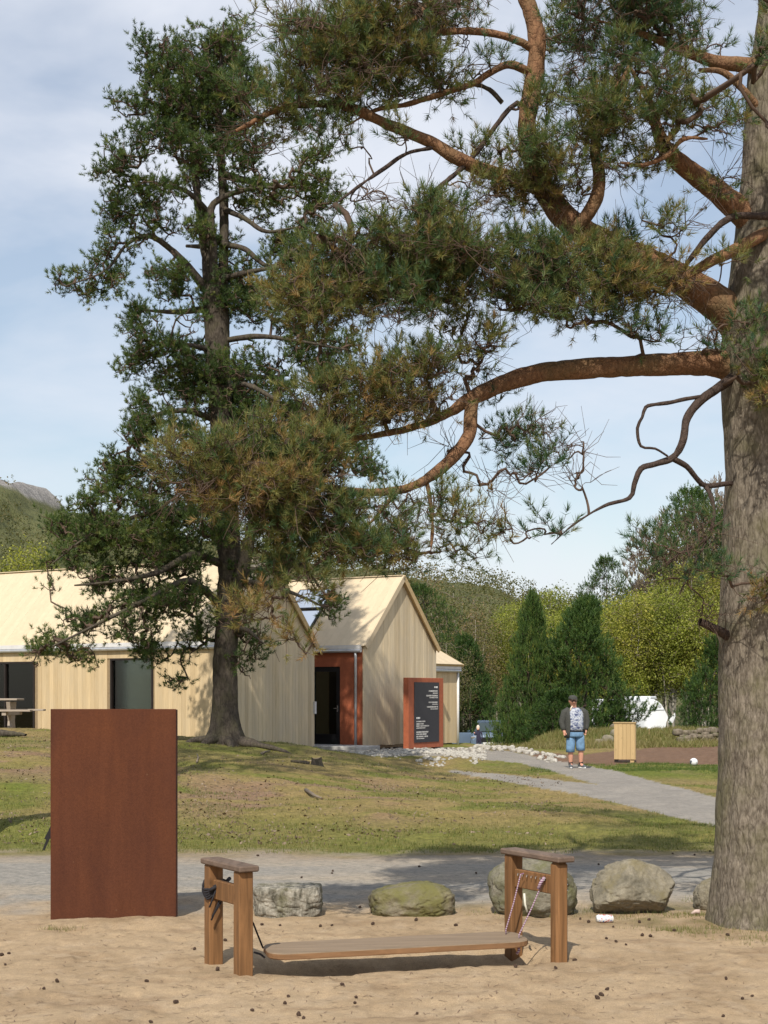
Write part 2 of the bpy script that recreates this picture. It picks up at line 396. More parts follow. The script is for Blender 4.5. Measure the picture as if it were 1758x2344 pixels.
def mat_stone(name, a, b_, moss=None, mossamt=0.5, scale=6, streak=False):
    m, nt, b = new_mat(name)
    f1 = noise(nt, pos_vec(nt, (1, 1, 0.35) if streak else (1, 1, 1)), scale * (3 if streak else 1), 6, 0.7, 0.4); f2 = noise(nt, pos_vec(nt), scale * 9, 4, 0.7)
    c = ramp(nt, f1, [(0.34, a), (0.66, b_)])
    c = mixc(nt, 0.6, c, ramp(nt, f2, [(0.3, (0.65, 0.65, 0.65)), (0.7, (1.2, 1.2, 1.2))]), 'MULTIPLY')
    if moss: 
        f3 = noise(nt, pos_vec(nt), 4.5, 6, 0.7)
        c = mixc(nt, ramp(nt, f3, [(0.62 - 0.35 * mossamt, (0, 0, 0)), (0.75 - 0.25 * mossamt, (0.9, 0.9, 0.9))]), c, moss)
    L(nt, c, b.inputs['Base Color']); b.inputs['Roughness'].default_value = 0.92; b.inputs['Specular IOR Level'].default_value = 0.2
    s = N(nt, 'ShaderNodeMath', operation='ADD'); L(nt, f1, s.inputs[0]); L(nt, f2, s.inputs[1]); bump(nt, b, s.outputs[0], 0.6, 0.015); return m
M['stone_white'] = mat_stone('white_streaked_stone', (0.07, 0.064, 0.046), (0.40, 0.365, 0.30), (0.10, 0.095, 0.042), 0.35, 7, True)
M['stone_moss'] = mat_stone('mossy_stone', (0.10, 0.09, 0.055), (0.24, 0.205, 0.145), (0.145, 0.135, 0.046), 0.7)
M['stone_grey'] = mat_stone('grey_green_stone', (0.10, 0.094, 0.068), (0.26, 0.235, 0.18), (0.125, 0.122, 0.06), 0.5)
M['stone_tan'] = mat_stone('tan_grey_stone', (0.135, 0.12, 0.088), (0.285, 0.25, 0.185), (0.19, 0.16, 0.09), 0.35)
M['rubble'] = mat_stone('white_rubble', (0.27, 0.25, 0.215), (0.52, 0.49, 0.43))
M['wall_stone'] = mat_stone('field_stone', (0.10, 0.082, 0.06), (0.25, 0.205, 0.155), (0.10, 0.10, 0.045), 0.4)
M['rock_face'] = mat_stone('grey_rock_face', (0.22, 0.20, 0.18), (0.42, 0.39, 0.36), None, 0, 0.08)

# ------------------------------------------------------------------ terrain
def board_line(s):                                         # hanging plank: centre line on the ground
    return np.array([-0.70 + s * 1.63, 9.27 + s * 0.42])
def height(X, Y, micro=True):
    X = np.asarray(X, float); Y = np.asarray(Y, float)
    h = -0.15 * sstep(18, 36, Y) - 1.25 * sstep(47.5, 66, Y)
    # mound under the left pine
    zc = np.interp(X, [-60, -20, -12, -8.8, -4.8, -3.3, -1.6, 0.0, 1.4, 40], [0.9, 0.95, 1.0, 1.0, 0.87, 0.77, 0.56, 0.24, 0.0, 0.0])
    t = np.clip((Y - 15.8) / (34 - 15.8), 0, 1); prof = 0.55 * t + 0.45 * t * t * (3 - 2 * t)
    h = h + zc * prof * (1 - sstep(34.3, 37.5, Y) * 0.72)
    # level pad for the building
    pad = sstep(36, 39, Y) * (1 - sstep(47.5, 53, Y)) * (1 - sstep(1.8, 5.0, X))
    h = h * (1 - 0.75 * pad) + 0.12 * 0.75 * pad
    # grassy bank behind the bare soil
    k = (X / np.maximum(Y, 1)) * F + CX
    bc = np.interp(k, [1080, 1150, 1200, 1250, 1300, 1400, 1500, 1900, 2600], [0, -0.15, 0.15, 0.55, 0.72, 0.80, 0.76, 0.8, 0.8])
    h = h + bc * sstep(48, 56, Y) * (1 - sstep(57, 66, Y)) + bc * 0.16 * sstep(50, 57, Y) * (1 - sstep(57, 66, Y))
    if micro:
        near = 1 - sstep(12, 15, Y)
        h = h - near * 0.012 * sstep(.58, .72, fbm(X * 4.2 + 9, Y * 4.2, 0, 13, 2)) + near * (0.030 * (fbm(X * 1.7, Y * 1.7, 0, 3, 3) - 0.5) + 0.030 * (fbm(X * 6, Y * 6, 0, 5, 3) - 0.5))
        gr = sstep(15.5, 18, Y) * (1 - sstep(70, 90, Y))
        h = h + gr * (0.20 * (fbm(X * 0.45, Y * 0.45, 0, 7, 3) - 0.5) + 0.10 * (fbm(X * 2.2, Y * 2.2, 0, 9, 3) - 0.5))
        # hollow trodden out under the plank, sand heaped against the steel panel
        c, d = board_line(0.5), np.array([0.968, 0.25])
        u = (X - c[0]) * d[0] + (Y - c[1]) * d[1]; w = -(X - c[0]) * d[1] + (Y - c[1]) * d[0]
        h = h - 0.13 * np.exp(-(w / 0.20) ** 2) * (1 - sstep(0.75, 1.05, np.abs(u)))
        h = h + 0.045 * np.exp(-((X + 1.75) / 0.35) ** 2 - ((Y - 10.95) / 0.2) ** 2) + 0.02 * np.exp(-((X + 2.3) / 0.3) ** 2 - ((Y - 11.0) / 0.2) ** 2)
    return h
def hz(x, y): return float(height(np.array([x]), np.array([y]))[0])

def inpoly(px, py, poly):
    inside = np.zeros(px.shape, bool); n = len(poly); j = n - 1
    for i in range(n):
        xi, yi = poly[i]; xj, yj = poly[j]
        c = ((yi > py) != (yj > py)) & (px < (xj - xi) * (py - yi) / (yj - yi + 1e-9) + xi)
        inside ^= c; j = i
    return inside

PATH_UP = [(1095, 1716), (1160, 1718), (1230, 1733), (1290, 1744), (1350, 1755), (1400, 1762), (1500, 1789), (1640, 1825), (1900, 1880), (1900, 1960), (1640, 1890),
           (1500, 1846), (1400, 1806), (1290, 1773), (1200, 1750), (1095, 1737)]
PATH_LO = [(1030, 1762), (1180, 1776), (1300, 1788), (1400, 1800), (1640, 1860), (1640, 1892), (1500, 1860), (1350, 1824), (1200, 1797), (1030, 1768)]
PATH_DOOR = [(700, 1708), (860, 1708), (1000, 1712), (1100, 1712), (1100, 1737), (880, 1742), (760, 1728)]
DIRT = [(1150, 1712), (1240, 1722), (1330, 1728), (1400, 1718), (1640, 1700), (2000, 1690), (2000, 1752), (1640, 1752), (1480, 1747), (1380, 1752), (1300, 1750), (1240, 1735)]

def region(X, Y, Z):
    """0 ground 1 sand 2 gravel road 3 path 4 bare soil"""
    px = CX + F * X / np.maximum(Y, 0.5); py = HY - F * (Z - CAMH) / np.maximum(Y, 0.5)
    j1 = fbm(X * 1.3, Y * 1.3, 0, 21, 4) - 0.5; j2 = fbm(X * 6, Y * 6, 0, 23, 3) - 0.5
    reg = np.zeros(X.shape, int)
    reg[Y > 15.75 + 0.9 * j1 + 0.8 * j2] = 0
    rd = (Y > 11.75 + 0.5 * j1 + 0.5 * j2) & (Y <= 15.75 + 0.9 * j1 + 0.8 * j2); reg[rd] = 2
    reg[Y <= 11.75 + 0.5 * j1 + 0.5 * j2] = 1
    qx, qy = px + 22 * j2, py + 6 * j2 + 5 * j1
    deep = (Y > 17) & (Y < 50)
    pth = (inpoly(qx, qy, PATH_UP) & (Y < 50)) | inpoly(qx, qy, PATH_LO) | (inpoly(qx, qy, PATH_DOOR) & (Y > 38.5))
    reg[pth & deep] = 3
    reg[inpoly(qx, qy, DIRT) & (Y > 35) & (Y < 50.5) & ~pth] = 4
    return reg, px, py

Ys = np.concatenate([[-60, -30, -15, -7, -2, 1, 3, 4.5, 5.5, 6.2], 6.8 * (62 / 6.8) ** np.linspace(0, 1, 430), 62 * (900 / 62) ** np.linspace(0.02, 1, 45)])
Ss = np.concatenate([[-8, -4, -2, -1.2, -0.8, -0.6, -0.5, -0.42], np.linspace(-0.38, -0.30, 12), np.linspace(-0.29, 0.29, 380), np.linspace(0.30, 0.38, 12), [0.42, 0.5, 0.6, 0.8, 1.2, 2, 4, 8]])
YY, SS = np.meshgrid(Ys, Ss, indexing='ij'); XX = SS * np.maximum(YY, 8.0)
ZZ = height(XX, YY)
gx, gy, gz = XX.ravel(), YY.ravel(), ZZ.ravel()
reg, gpx, gpy = region(gx, gy, gz)

def lerp(a, b, t): return a + (b - a) * (t if np.isscalar(t) else np.asarray(t)[:, None])
def ground_albedo():
    C = lambda *c: np.array([c], float).repeat(len(gx), 0)
    n1 = fbm(gx * 0.5, gy * 0.5, 0, 31, 4); n2 = fbm(gx * 2.1, gy * 2.1, 0, 33, 4); n3 = fbm(gx * 9, gy * 9, 0, 35, 3)
    sand = lerp(C(.515, .382, .243), C(.43, .312, .193), sstep(.45, .75, n2)); sand = lerp(sand, C(.55, .42, .285), sstep(.5, .8, n3) * .6)
    sand = lerp(sand, C(.30, .20, .12), sstep(.60, .74, fbm(gx * 3, gy * 7, 0, 41, 4)) * .4)
    grav = lerp(C(.36, .338, .305), C(.43, .378, .312), sstep(.4, .65, fbm(gx * .35, gy * 1.4, 0, 43, 4)))
    grav = lerp(grav, C(.50, .425, .335), sstep(.52, .72, fbm(gx * .25, gy * 1.9, 0, 45, 4)) * .7)
    dry = lerp(C(.275, .222, .078), C(.345, .255, .118), n2); green = lerp(C(.125, .165, .028), C(.215, .230, .046), n3)
    gmask = sstep(.47, .66, fbm(gx * .55, gy * .8, 0, 47, 5)) * .8
    strip = sstep(15.6, 16.2, gy) * (1 - sstep(18.0, 20.5, gy + 1.2 * (n2 - .5)))        # greener along the road
    gmask = np.maximum(gmask, strip * (.35 + .5 * n2))
    blob = lambda cx, cy, rx, ry: np.exp(-((gpx - cx) / rx) ** 2 - ((gpy - cy) / ry) ** 2)
    gmask = np.maximum(gmask, blob(40, 1800, 90, 45)); gmask = np.maximum(gmask, blob(60, 1940, 90, 12)); gmask = np.maximum(gmask, blob(1520, 1765, 200, 22) * 1.2)
    gmask = np.maximum(gmask, blob(1150, 1752, 90, 14)); gmask = np.maximum(gmask, blob(600, 1700, 250, 35) * .8)
    gmask = np.clip(gmask, 0, 1)
    g = lerp(dry, green, gmask)
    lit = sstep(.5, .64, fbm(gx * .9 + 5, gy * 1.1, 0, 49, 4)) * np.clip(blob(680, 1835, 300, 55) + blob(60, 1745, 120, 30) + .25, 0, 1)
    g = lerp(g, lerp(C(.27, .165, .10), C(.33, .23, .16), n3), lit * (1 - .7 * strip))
    bank = sstep(49, 52, gy) * (1 - sstep(60, 66, gy)); g = lerp(g, lerp(C(.33, .275, .115), C(.17, .175, .05), sstep(.45, .65, n2)), bank)
    far = sstep(70, 90, gy); g = lerp(g, C(.12, .115, .05), far)
    path = lerp(C(.315, .29, .262), C(.38, .35, .31), n2)
    dirt = lerp(C(.185, .112, .074), C(.26, .165, .11), n3)
    col = g.copy()
    edge = fbm(gx * 2.5, gy * 2.5, 0, 51, 4) - .5
    wg = sstep(15.2, 16.3, gy + 1.4 * edge); ws = 1 - sstep(11.3, 12.6, gy + 1.6 * edge)
    col = lerp(lerp(grav, lerp(C(.36, .27, .185), grav, .3), sstep(14.6, 15.6, gy + .8 * edge) * .8), g, wg); col = lerp(col, sand, ws)
    # tufts of green at the foot of the tree, the panel and the stones
    tuft = np.clip(np.exp(-((gx - 2.25) / .5) ** 2 - ((gy - 11.2) / .5) ** 2) + .9 * np.exp(-((gx - 1.6) / 1.0) ** 2 - ((gy - 11.75) / .25) ** 2), 0, 1) * sstep(.4, .6, n2)
    col = lerp(col, C(.15, .14, .045), tuft * .85)
    col[reg == 3] = path[reg == 3]; col[reg == 4] = dirt[reg == 4]
    grain = np.clip(.35 + .65 * wg * (reg == 0) + .35 * (reg == 2), 0, 1)
    return np.clip(col * .74, 0, 1), grain
G_COL, G_GRAIN = ground_albedo()
nr, nc = YY.shape
ii, jj = np.meshgrid(np.arange(nr - 1), np.arange(nc - 1), indexing='ij')
quads = np.stack([ii * nc + jj, ii * nc + jj + 1, (ii + 1) * nc + jj + 1, (ii + 1) * nc + jj], -1).reshape(-1, 4)
qreg = reg[quads[:, 0]]
VERT = np.stack([gx, gy, gz], 1)
for k, (nm, lab) in enumerate([('ground', 'mossy dry grass covering the mound and lawn'), ('sand', 'trampled pale sand in the foreground'), ('gravel_road', 'grey gravel road crossing behind the stones'),
                               ('path', 'pale asphalt footpath leading to the building'), ('bare_soil', 'brown strip of bare soil by the ball')]):
    q = quads[qreg == k]
    u, inv = np.unique(q, return_inverse=True)
    o = mesh_obj(nm, VERT[u], inv.reshape(-1, 4), M['ground'], smooth=True, attrs={'albedo': G_COL[u], 'grain': G_GRAIN[u]})
    tag(o, lab, None, None, 'structure')

# far hills
def hill(name, prof, Y, depth, seed, mat, rough=6):
    xs = np.linspace(prof[0][0], prof[-1][0], 460); ys = np.interp(xs, [p[0] for p in prof], [p[1] for p in prof])
    rows = 46; V = []
    for r in range(rows):
        t = r / (rows - 1); Yr = Y - depth * (1 - t)
        top = (HY - ys) * Y / F + CAMH; z = -2 + (top + 2) * (math.sin(t * math.pi / 2) ** 1.15)
        X = (xs - CX) * Y / F
        n = fbm(X * .02, np.full_like(X, Yr) * .03, z * .04, seed, 5) - .5
        rdg = 1 - np.abs(2 * fbm(X * .07, np.full_like(X, Yr) * .04, z * .12, seed + 8, 4) - 1)
        V.append(np.stack([X, Yr + n * rough * 6 * t - 9 * t * rdg, z + (fbm(X * .10, np.full_like(X, Yr) * .05, 0, seed + 3, 5) - .5) * rough * 1.6 * t], 1))
    V = np.concatenate(V + [V[-1] + np.array([0, 120, -30])]); n = len(xs); m = rows + 1
    i, j = np.meshgrid(np.arange(m - 1), np.arange(n - 1), indexing='ij')
    q = np.stack([i * n + j, i * n + j + 1, (i + 1) * n + j + 1, (i + 1) * n + j], -1).reshape(-1, 4)
    o = mesh_obj(name, V, q, mat, smooth=True); return o, V.reshape(m, n, 3)
def mat_hill():
    m, nt, b = new_mat('hillside')
    f = noise(nt, pos_vec(nt), 0.05, 6, 0.7); f2 = noise(nt, pos_vec(nt, (1, 1, 0.3)), 0.22, 6, 0.75)
    c = ramp(nt, f2, [(0.3, (0.06, 0.068, 0.035)), (0.55, (0.12, 0.125, 0.055)), (0.75, (0.17, 0.15, 0.085))])
    gz_ = N(nt, 'ShaderNodeSeparateXYZ'); L(nt, pos_vec(nt), gz_.inputs[0])
    mr = N(nt, 'ShaderNodeMapRange'); mr.inputs['From Min'].default_value = 46; mr.inputs['From Max'].default_value = 56; L(nt, gz_.outputs[2], mr.inputs[0])
    ad = N(nt, 'ShaderNodeMath', operation='MULTIPLY_ADD'); ad.inputs[1].default_value = 1.6; ad.inputs[2].default_value = -0.62; L(nt, f, ad.inputs[0])
    sm = N(nt, 'ShaderNodeMath', operation='ADD', use_clamp=True); L(nt, ad.outputs[0], sm.inputs[0]); 
    ml = N(nt, 'ShaderNodeMath', operation='MULTIPLY'); L(nt, sm.outputs[0], ml.inputs[0]); L(nt, mr.outputs[0], ml.inputs[1])
    L(nt, mr.outputs[0], sm.inputs[1])
    c = mixc(nt, ramp(nt, ml.outputs[0], [(0.3, (0, 0, 0)), (0.55, (1, 1, 1))]), c, ramp(nt, f2, [(0.3, (0.16, 0.15, 0.14)), (0.6, (0.33, 0.31, 0.29)), (0.75, (0.42, 0.40, 0.37))]))
    L(nt, c, b.inputs['Base Color']); b.inputs['Roughness'].default_value = 1.0; b.inputs['Specular IOR Level'].default_value = 0.1
    bump(nt, b, f2, 1.0, 2.0); return m
M['hill'] = mat_hill()
o, HV = hill('hill', [(-500, 1070), (-200, 1098), (0, 1122), (60, 1130), (125, 1142), (150, 1165), (175, 1198), (260, 1215), (500, 1260), (750, 1310), (950, 1345), (1100, 1362), (1250, 1400), (1450, 1410), (1750, 1390), (2300, 1330)], 420, 190, 5, M['hill'])
tag(o, 'distant rocky hill above the wood', None, None, 'structure')

# ------------------------------------------------------------------ growing trees
def px_poly(pts):
    """pts: (px, py, Y, radius in pixels) -> x y z r in metres"""
    return np.array([[*at(p[0], p[1], p[2]), p[3] * p[2] / F] for p in pts])

def grow(limbs, targets, rng, jitter=0.10, up=0.12, tip_r=0.003, exp=0.5, segs=4, long_pen=0.0, rmax=0.05):
    """attach every target to the nearest wood already grown; returns paths (polyline, radii) and tip directions"""
    base = np.vstack([l[:, :3] for l in limbs])
    T = np.asarray(targets, float)
    nmax = len(base) + len(T) * segs + 10
    P = np.zeros((nmax, 3)); owner = np.full(nmax, -1); n = len(base); P[:n] = base
    # rough order: nearest to the limbs first
    dmin = np.full(len(T), 1e9)
    for i in range(0, len(base), 400):
        d = ((T[:, None, :] - base[None, i:i + 400]) ** 2).sum(-1).min(1); dmin = np.minimum(dmin, d)
    order = np.argsort(dmin)
    paths, parent = [], []
    dirs = np.zeros_like(T)
    for k in order:
        t = T[k]
        d2 = ((P[:n] - t) ** 2).sum(1); j = int(np.argmin(d2)); p0 = P[j]; Ld = math.sqrt(d2[j])
        s = np.linspace(0, 1, segs + 1)[:, None]
        pl = p0 + (t - p0) * s
        off = rng.normal(0, 1, 3) * jitter * Ld; off2 = rng.normal(0, 1, 3) * jitter * 0.5 * Ld
        pl = pl + np.sin(s * np.pi) * off + np.sin(s * 2 * np.pi) * off2
        pl[:, 2] -= (np.sin(s * np.pi)[:, 0]) * up * Ld
        paths.append(pl); parent.append(owner[j]); idx = len(paths) - 1
        P[n:n + segs] = pl[1:]; owner[n:n + segs] = idx; n += segs
        dirs[k] = pl[-1] - pl[-2]
    cnt = np.ones(len(paths))
    for i in range(len(paths) - 1, -1, -1):
        if parent[i] >= 0: cnt[parent[i]] += cnt[i]
    radii = [np.linspace(min(rmax, tip_r * c ** exp), max(tip_r * 0.8, min(rmax, tip_r * (c * .45) ** exp)), segs + 1) for c in cnt]
    return paths, radii, norm(dirs)

def tubes_obj(name, paths, radii, sides, mat, parent, kind=None):
    Vs, Fs, b = [], [], 0
    for p, r in zip(paths, radii):
        v, f = tube_arrays(np.asarray(p), np.asarray(r), sides); Vs.append(v); Fs.append(f + b); b += len(v)
    o = mesh_obj(name, np.vstack(Vs), np.vstack(Fs), mat, parent, smooth=True)
    if kind: o['kind'] = kind
    return o

def needles(name, base, axis, tint, rng, K, shoot, nlen, width, mat, parent, spread=(0.5, 1.15)):
    m = len(base); axis = norm(axis)
    a = norm(np.cross(axis, rng.normal(0, 1, (m, 3)))); b = np.cross(axis, a)
    u = rng.random((m, K)); th = rng.random((m, K)) * 2 * np.pi
    ang = spread[0] + (spread[1] - spread[0]) * (1 - u) + rng.normal(0, .12, (m, K))
    sl = shoot * (0.75 + 0.5 * rng.random((m, 1)))
    o = base[:, None, :] + axis[:, None, :] * (u * sl)[..., None]
    rad = np.cos(th)[..., None] * a[:, None, :] + np.sin(th)[..., None] * b[:, None, :]
    d = np.cos(ang)[..., None] * axis[:, None, :] + np.sin(ang)[..., None] * rad
    d[..., 2] += 0.12
    ln = nlen * (0.75 + 0.5 * rng.random((m, K)))
    tip = o + d * ln[..., None]
    side = norm(np.cross(d, rng.normal(0, 1, (m, K, 3)))) * (width / 2)
    V = np.stack([o - side, o + side, tip + side * .35], 2).reshape(-1, 3)
    Fc = np.arange(len(V)).reshape(-1, 3)
    tt = np.clip(tint[:, None] + rng.normal(0, .09, (m, K)), 0, 1)
    ob = mesh_obj(name, V, Fc, mat, parent, attrs={'tint': np.repeat(tt.ravel(), 3)}); ob['kind'] = 'stuff'
    return ob

def blob_points(blobs, dens, rng, cl=6, crad=.12, flat=.5):
    """blobs: (px, py, rx, ry, Y, density, tint, depth m); points gather in small pads so that gaps stay between them"""
    P, tn, bare = [], [], []
    for bl in blobs:
        cx, cy, rx, ry, Y, de, ti, dm = bl
        n = max(3, int(rx * ry * dens * de * rng.uniform(.9, 1.1))); m = max(1, n // cl)
        v = norm(rng.normal(0, 1, (m, 3))) * (rng.random((m, 1)) ** (1 / 2.4))
        s = Y / F
        c = at(cx, cy, Y) + v * np.array([rx * s, dm, ry * s])
        q = np.repeat(c, cl, 0) + rng.normal(0, crad, (m * cl, 3)) * np.array([1, 1, flat])
        P.append(q); tn.append(np.repeat(ti + rng.normal(0, .07, m), cl)); bare.append(np.repeat(rng.random(m) < (0.34 if de < .6 else 0.13), cl))
    return np.vstack(P), np.concatenate(tn), np.concatenate(bare)

def bark_trunk(name, poly, mat, parent, sides=64, step=0.03, amp=0.018, cell=(9, 4.0), flare=None, seed=3):
    c = catmull(poly, step); pts, rad = c[:, :3], np.maximum(c[:, 3], 0.004)
    d = norm(np.gradient(pts, axis=0)); a = norm(np.cross(d, np.array([0, 1, 0.01]))); b = np.cross(d, a)
    th = np.linspace(0, 2 * np.pi, sides, endpoint=False); Lg = np.concatenate([[0], np.cumsum(np.linalg.norm(np.diff(pts, axis=0), axis=1))])
    TH, LL = np.meshgrid(th, Lg); RR = np.repeat(rad[:, None], sides, 1)
    cu, su = np.cos(TH) * RR * cell[0], np.sin(TH) * RR * cell[0]
    zz = LL * cell[1]
    n1 = fbm(cu, su, zz, seed, 3); n2 = fbm(cu * 2.6, su * 2.6, zz * 1.7, seed + 5, 3); big = fbm(cu * .22, su * .22, zz * .18, seed + 9, 3)
    ridge = 1 - np.abs(2 * n1 - 1); ridge = np.clip((ridge - .55) / .45, 0, 1)            # fissures
    disp = amp * (-1.1 * ridge ** 1.5 + .55 * (n2 - .5)) + .10 * RR * (big - .5)
    rr = RR + disp
    if flare:
        w = np.clip(1 - LL / flare[0], 0, 1) ** 2
        lob = .5 + .5 * np.cos(TH * flare[2] + 1.1 + 1.3 * np.sin(TH * 2)); rr = rr + flare[1] * w * (0.35 + lob)
    V = pts[:, None, :] + rr[..., None] * (np.cos(TH)[..., None] * a[:, None, :] + np.sin(TH)[..., None] * b[:, None, :])
    m = len(pts); i, j = np.meshgrid(np.arange(m - 1), np.arange(sides), indexing='ij')
    q = np.stack([i * sides + j, i * sides + (j + 1) % sides, (i + 1) * sides + (j + 1) % sides, (i + 1) * sides + j], -1).reshape(-1, 4)
    return mesh_obj(name, V.reshape(-1, 3), q, mat, parent, smooth=True), c

# ---------------- near pine at the right edge
TY = 11.0
def near_pine():
    rng = np.random.default_rng(5)
    root = empty('pine_tree', (*at(1746, 2118, TY)[:2], hz(*at(1746, 2118, TY)[:2])), 'big near pine with long orange limbs, its thick trunk cut by the right edge', 'tree', 'old pine trees')
    left = [(2140, 1622, 122), (2000, 1630, 114), (1800, 1640, 106), (1600, 1645, 101), (1430, 1648, 100), (1300, 1655, 97), (1100, 1662, 98), (950, 1657, 101), (850, 1652, 106), (740, 1656, 108), (650, 1668, 97),
            (500, 1688, 82), (400, 1700, 76), (300, 1705, 71), (200, 1712, 67), (100, 1725, 62), (0, 1738, 58), (-300, 1760, 48), (-800, 1770, 32), (-1300, 1765, 10)]
    poly = px_poly([(l + r, y, TY, r) for y, l, r in left])
    t, tc = bark_trunk('trunk', poly, M['bark'], root, 110, 0.022, 0.013, (7.5, 2.2), (0.6, 0.045, 5), 3)
    S = {}
    def limb(key, pts, amp=0.006, mat='limb_bark', sides=20):
        p = px_poly(pts); o, c = bark_trunk('limb', p, M[mat], root, sides, 0.03, amp, (12, 6), None, hash(key) % 50 if False else len(S) + 11); S[key] = c; return o
    y = 10.9
    limb('low', [(1740, 862, 11, 44), (1690, 845, 10.97, 38), (1640, 832, 10.95, 31), (1560, 832, 10.9, 27), (1450, 838, 10.85, 25), (1350, 843, 10.8, 24), (1250, 852, 10.75, 23), (1180, 868, 10.7, 22), (1120, 892, 10.65, 20), (1072, 915, 10.6, 17), (1030, 944, 10.6, 13), (970, 970, 10.55, 11), (900, 990, 10.5, 9), (820, 1003, 10.4, 7), (740, 1000, 10.3, 4)], .009, sides=28)
    limb('low_fork', [(1082, 908, 10.6, 15), (1077, 950, 10.55, 16), (1073, 995, 10.5, 16), (1045, 1037, 10.45, 15), (1003, 1078, 10.4, 14), (960, 1106, 10.3, 12), (915, 1121, 10.2, 10.5), (850, 1127, 10.1, 9), (780, 1120, 10, 8), (710, 1108, 9.9, 6), (630, 1090, 9.8, 4.5), (540, 1075, 9.7, 3)])
    limb('low_hang', [(975, 1098, 10.35, 6), (984, 1140, 10.3, 5), (990, 1200, 10.25, 5), (986, 1262, 10.2, 3)])
    limb('low_spur', [(915, 1120, 10.2, 7), (888, 1150, 10.1, 6), (862, 1182, 10, 5), (820, 1225, 9.9, 3.5), (760, 1270, 9.8, 2.5)])
    limb('big', [(1760, 850, 11, 60), (1720, 780, 11, 52), (1665, 712, 10.95, 44), (1600, 665, 10.9, 38), (1520, 618, 10.85, 34), (1430, 575, 10.8, 31), (1345, 535, 10.75, 30), (1290, 495, 10.7, 30), (1250, 440, 10.7, 27), (1220, 370, 10.7, 25), (1205, 290, 10.7, 22), (1218, 210, 10.7, 22), (1230, 120, 10.7, 21), (1220, 40, 10.7, 20), (1195, -30, 10.7, 18), (1160, -200, 10.7, 13), (1130, -500, 10.6, 5)], .009, sides=32)
    limb('big_fork', [(1258, 580, 10.7, 7), (1300, 540, 10.6, 12), (1335, 505, 10.55, 16), (1365, 455, 10.5, 16), (1372, 400, 10.5, 15), (1362, 340, 10.5, 13), (1372, 285, 10.5, 11), (1408, 215, 10.5, 9), (1450, 130, 10.5, 5)])
    limb('left_long', [(1245, 432, 10.7, 21), (1170, 408, 10.6, 18), (1102, 388, 10.5, 17), (1039, 358, 10.4, 17), (986, 325, 10.4, 14), (889, 285, 10.35, 13), (802, 246, 10.3, 11), (745, 238, 10.3, 9.5), (640, 250, 10.2, 7), (540, 300, 10.1, 4)])
    limb('cross', [(1185, 235, 10.6, 6), (1155, 262, 10.5, 7), (1086, 354, 10.45, 7), (1049, 392, 10.4, 7), (986, 450, 10.3, 6), (972, 505, 10.3, 4)], mat='dead_limb')
    limb('thin_left', [(990, 338, 10.4, 6), (930, 352, 10.3, 5.5), (880, 385, 10.25, 5), (830, 420, 10.2, 4), (750, 480, 10.1, 2.5)], mat='dead_limb')
    limb('mid_left', [(1215, 165, 10.7, 11), (1166, 148, 10.6, 9.5), (1118, 169, 10.5, 9), (1086, 190, 10.5, 8.5), (1039, 206, 10.45, 8), (933, 238, 10.4, 7), (860, 252, 10.35, 5), (790, 290, 10.3, 3)])
    limb('mid_left_low', [(1086, 192, 10.5, 6), (1120, 205, 10.55, 6), (1150, 235, 10.6, 6)], mat='bark_far')
    limb('upper_left', [(1222, 115, 10.7, 11), (1195, 98, 10.65, 10), (1144, 80, 10.6, 10), (1065, 71, 10.55, 9), (986, 76, 10.5, 8), (906, 84, 10.4, 7), (820, 105, 10.3, 5), (740, 125, 10.2, 3)])
    limb('top_left', [(1190, -40, 10.7, 11), (1080, -40, 10.5, 10), (1000, -8, 10.4, 8), (950, 45, 10.3, 7), (900, 85, 10.25, 6), (840, 130, 10.2, 3)])
    limb('right_top', [(1790, 160, 11, 22), (1710, 149, 10.95, 19), (1640, 142, 10.9, 16), (1590, 124, 10.85, 14), (1555, 112, 10.8, 12), (1490, 85, 10.7, 8), (1400, 55, 10.6, 5), (1320, 40, 10.5, 3)])
    limb('right_top_spur', [(1740, 250, 10.9, 10), (1700, 205, 10.85, 9), (1655, 165, 10.85, 8), (1600, 160, 10.8, 6)])
    limb('right_mid', [(1745, 540, 11, 36), (1680, 470, 10.9, 30), (1594, 402, 10.8, 24), (1530, 348, 10.7, 21), (1504, 296, 10.65, 15), (1489, 238, 10.6, 10), (1440, 150, 10.5, 5)], .008, sides=26)
    limb('right_mid_spur', [(1620, 318, 10.4, 3), (1565, 318, 10.4, 6), (1528, 355, 10.4, 7), (1473, 378, 10.35, 6), (1420, 372, 10.3, 4)])
    limb('stub_up', [(1760, 530, 10.8, 16), (1725, 548, 10.7, 16), (1670, 578, 10.65, 15), (1620, 602, 10.65, 13), (1560, 640, 10.7, 8)])
    limb('stub_thin', [(1790, 490, 10.7, 10), (1740, 495, 10.6, 9), (1674, 497, 10.55, 9), (1625, 537, 10.5, 9), (1590, 580, 10.55, 8), (1560, 620, 10.6, 6)], mat='dead_limb')
    limb('dead', [(1700, 850, 10.9, 14), (1650, 884, 10.8, 12), (1605, 915, 10.7, 11), (1573, 957, 10.65, 10), (1563, 1010, 10.6, 9), (1541, 1047, 10.6, 8.5), (1500, 1062, 10.55, 8), (1467, 1073, 10.5, 8), (1452, 1108, 10.5, 7.5), (1441, 1140, 10.5, 6), (1383, 1158, 10.45, 4), (1314, 1200, 10.4, 3), (1262, 1246, 10.35, 2)], .004, 'dead_limb', 12)
    limb('dead_loop', [(1607, 908, 10.7, 6), (1570, 913, 10.65, 5), (1536, 921, 10.6, 5), (1500, 926, 10.55, 4.5), (1478, 932, 10.5, 4.5), (1470, 955, 10.5, 4), (1459, 980, 10.5, 4), (1467, 1021, 10.5, 3.5), (1500, 1027, 10.5, 3), (1528, 1044, 10.55, 3)], .003, 'dead_limb', 10)
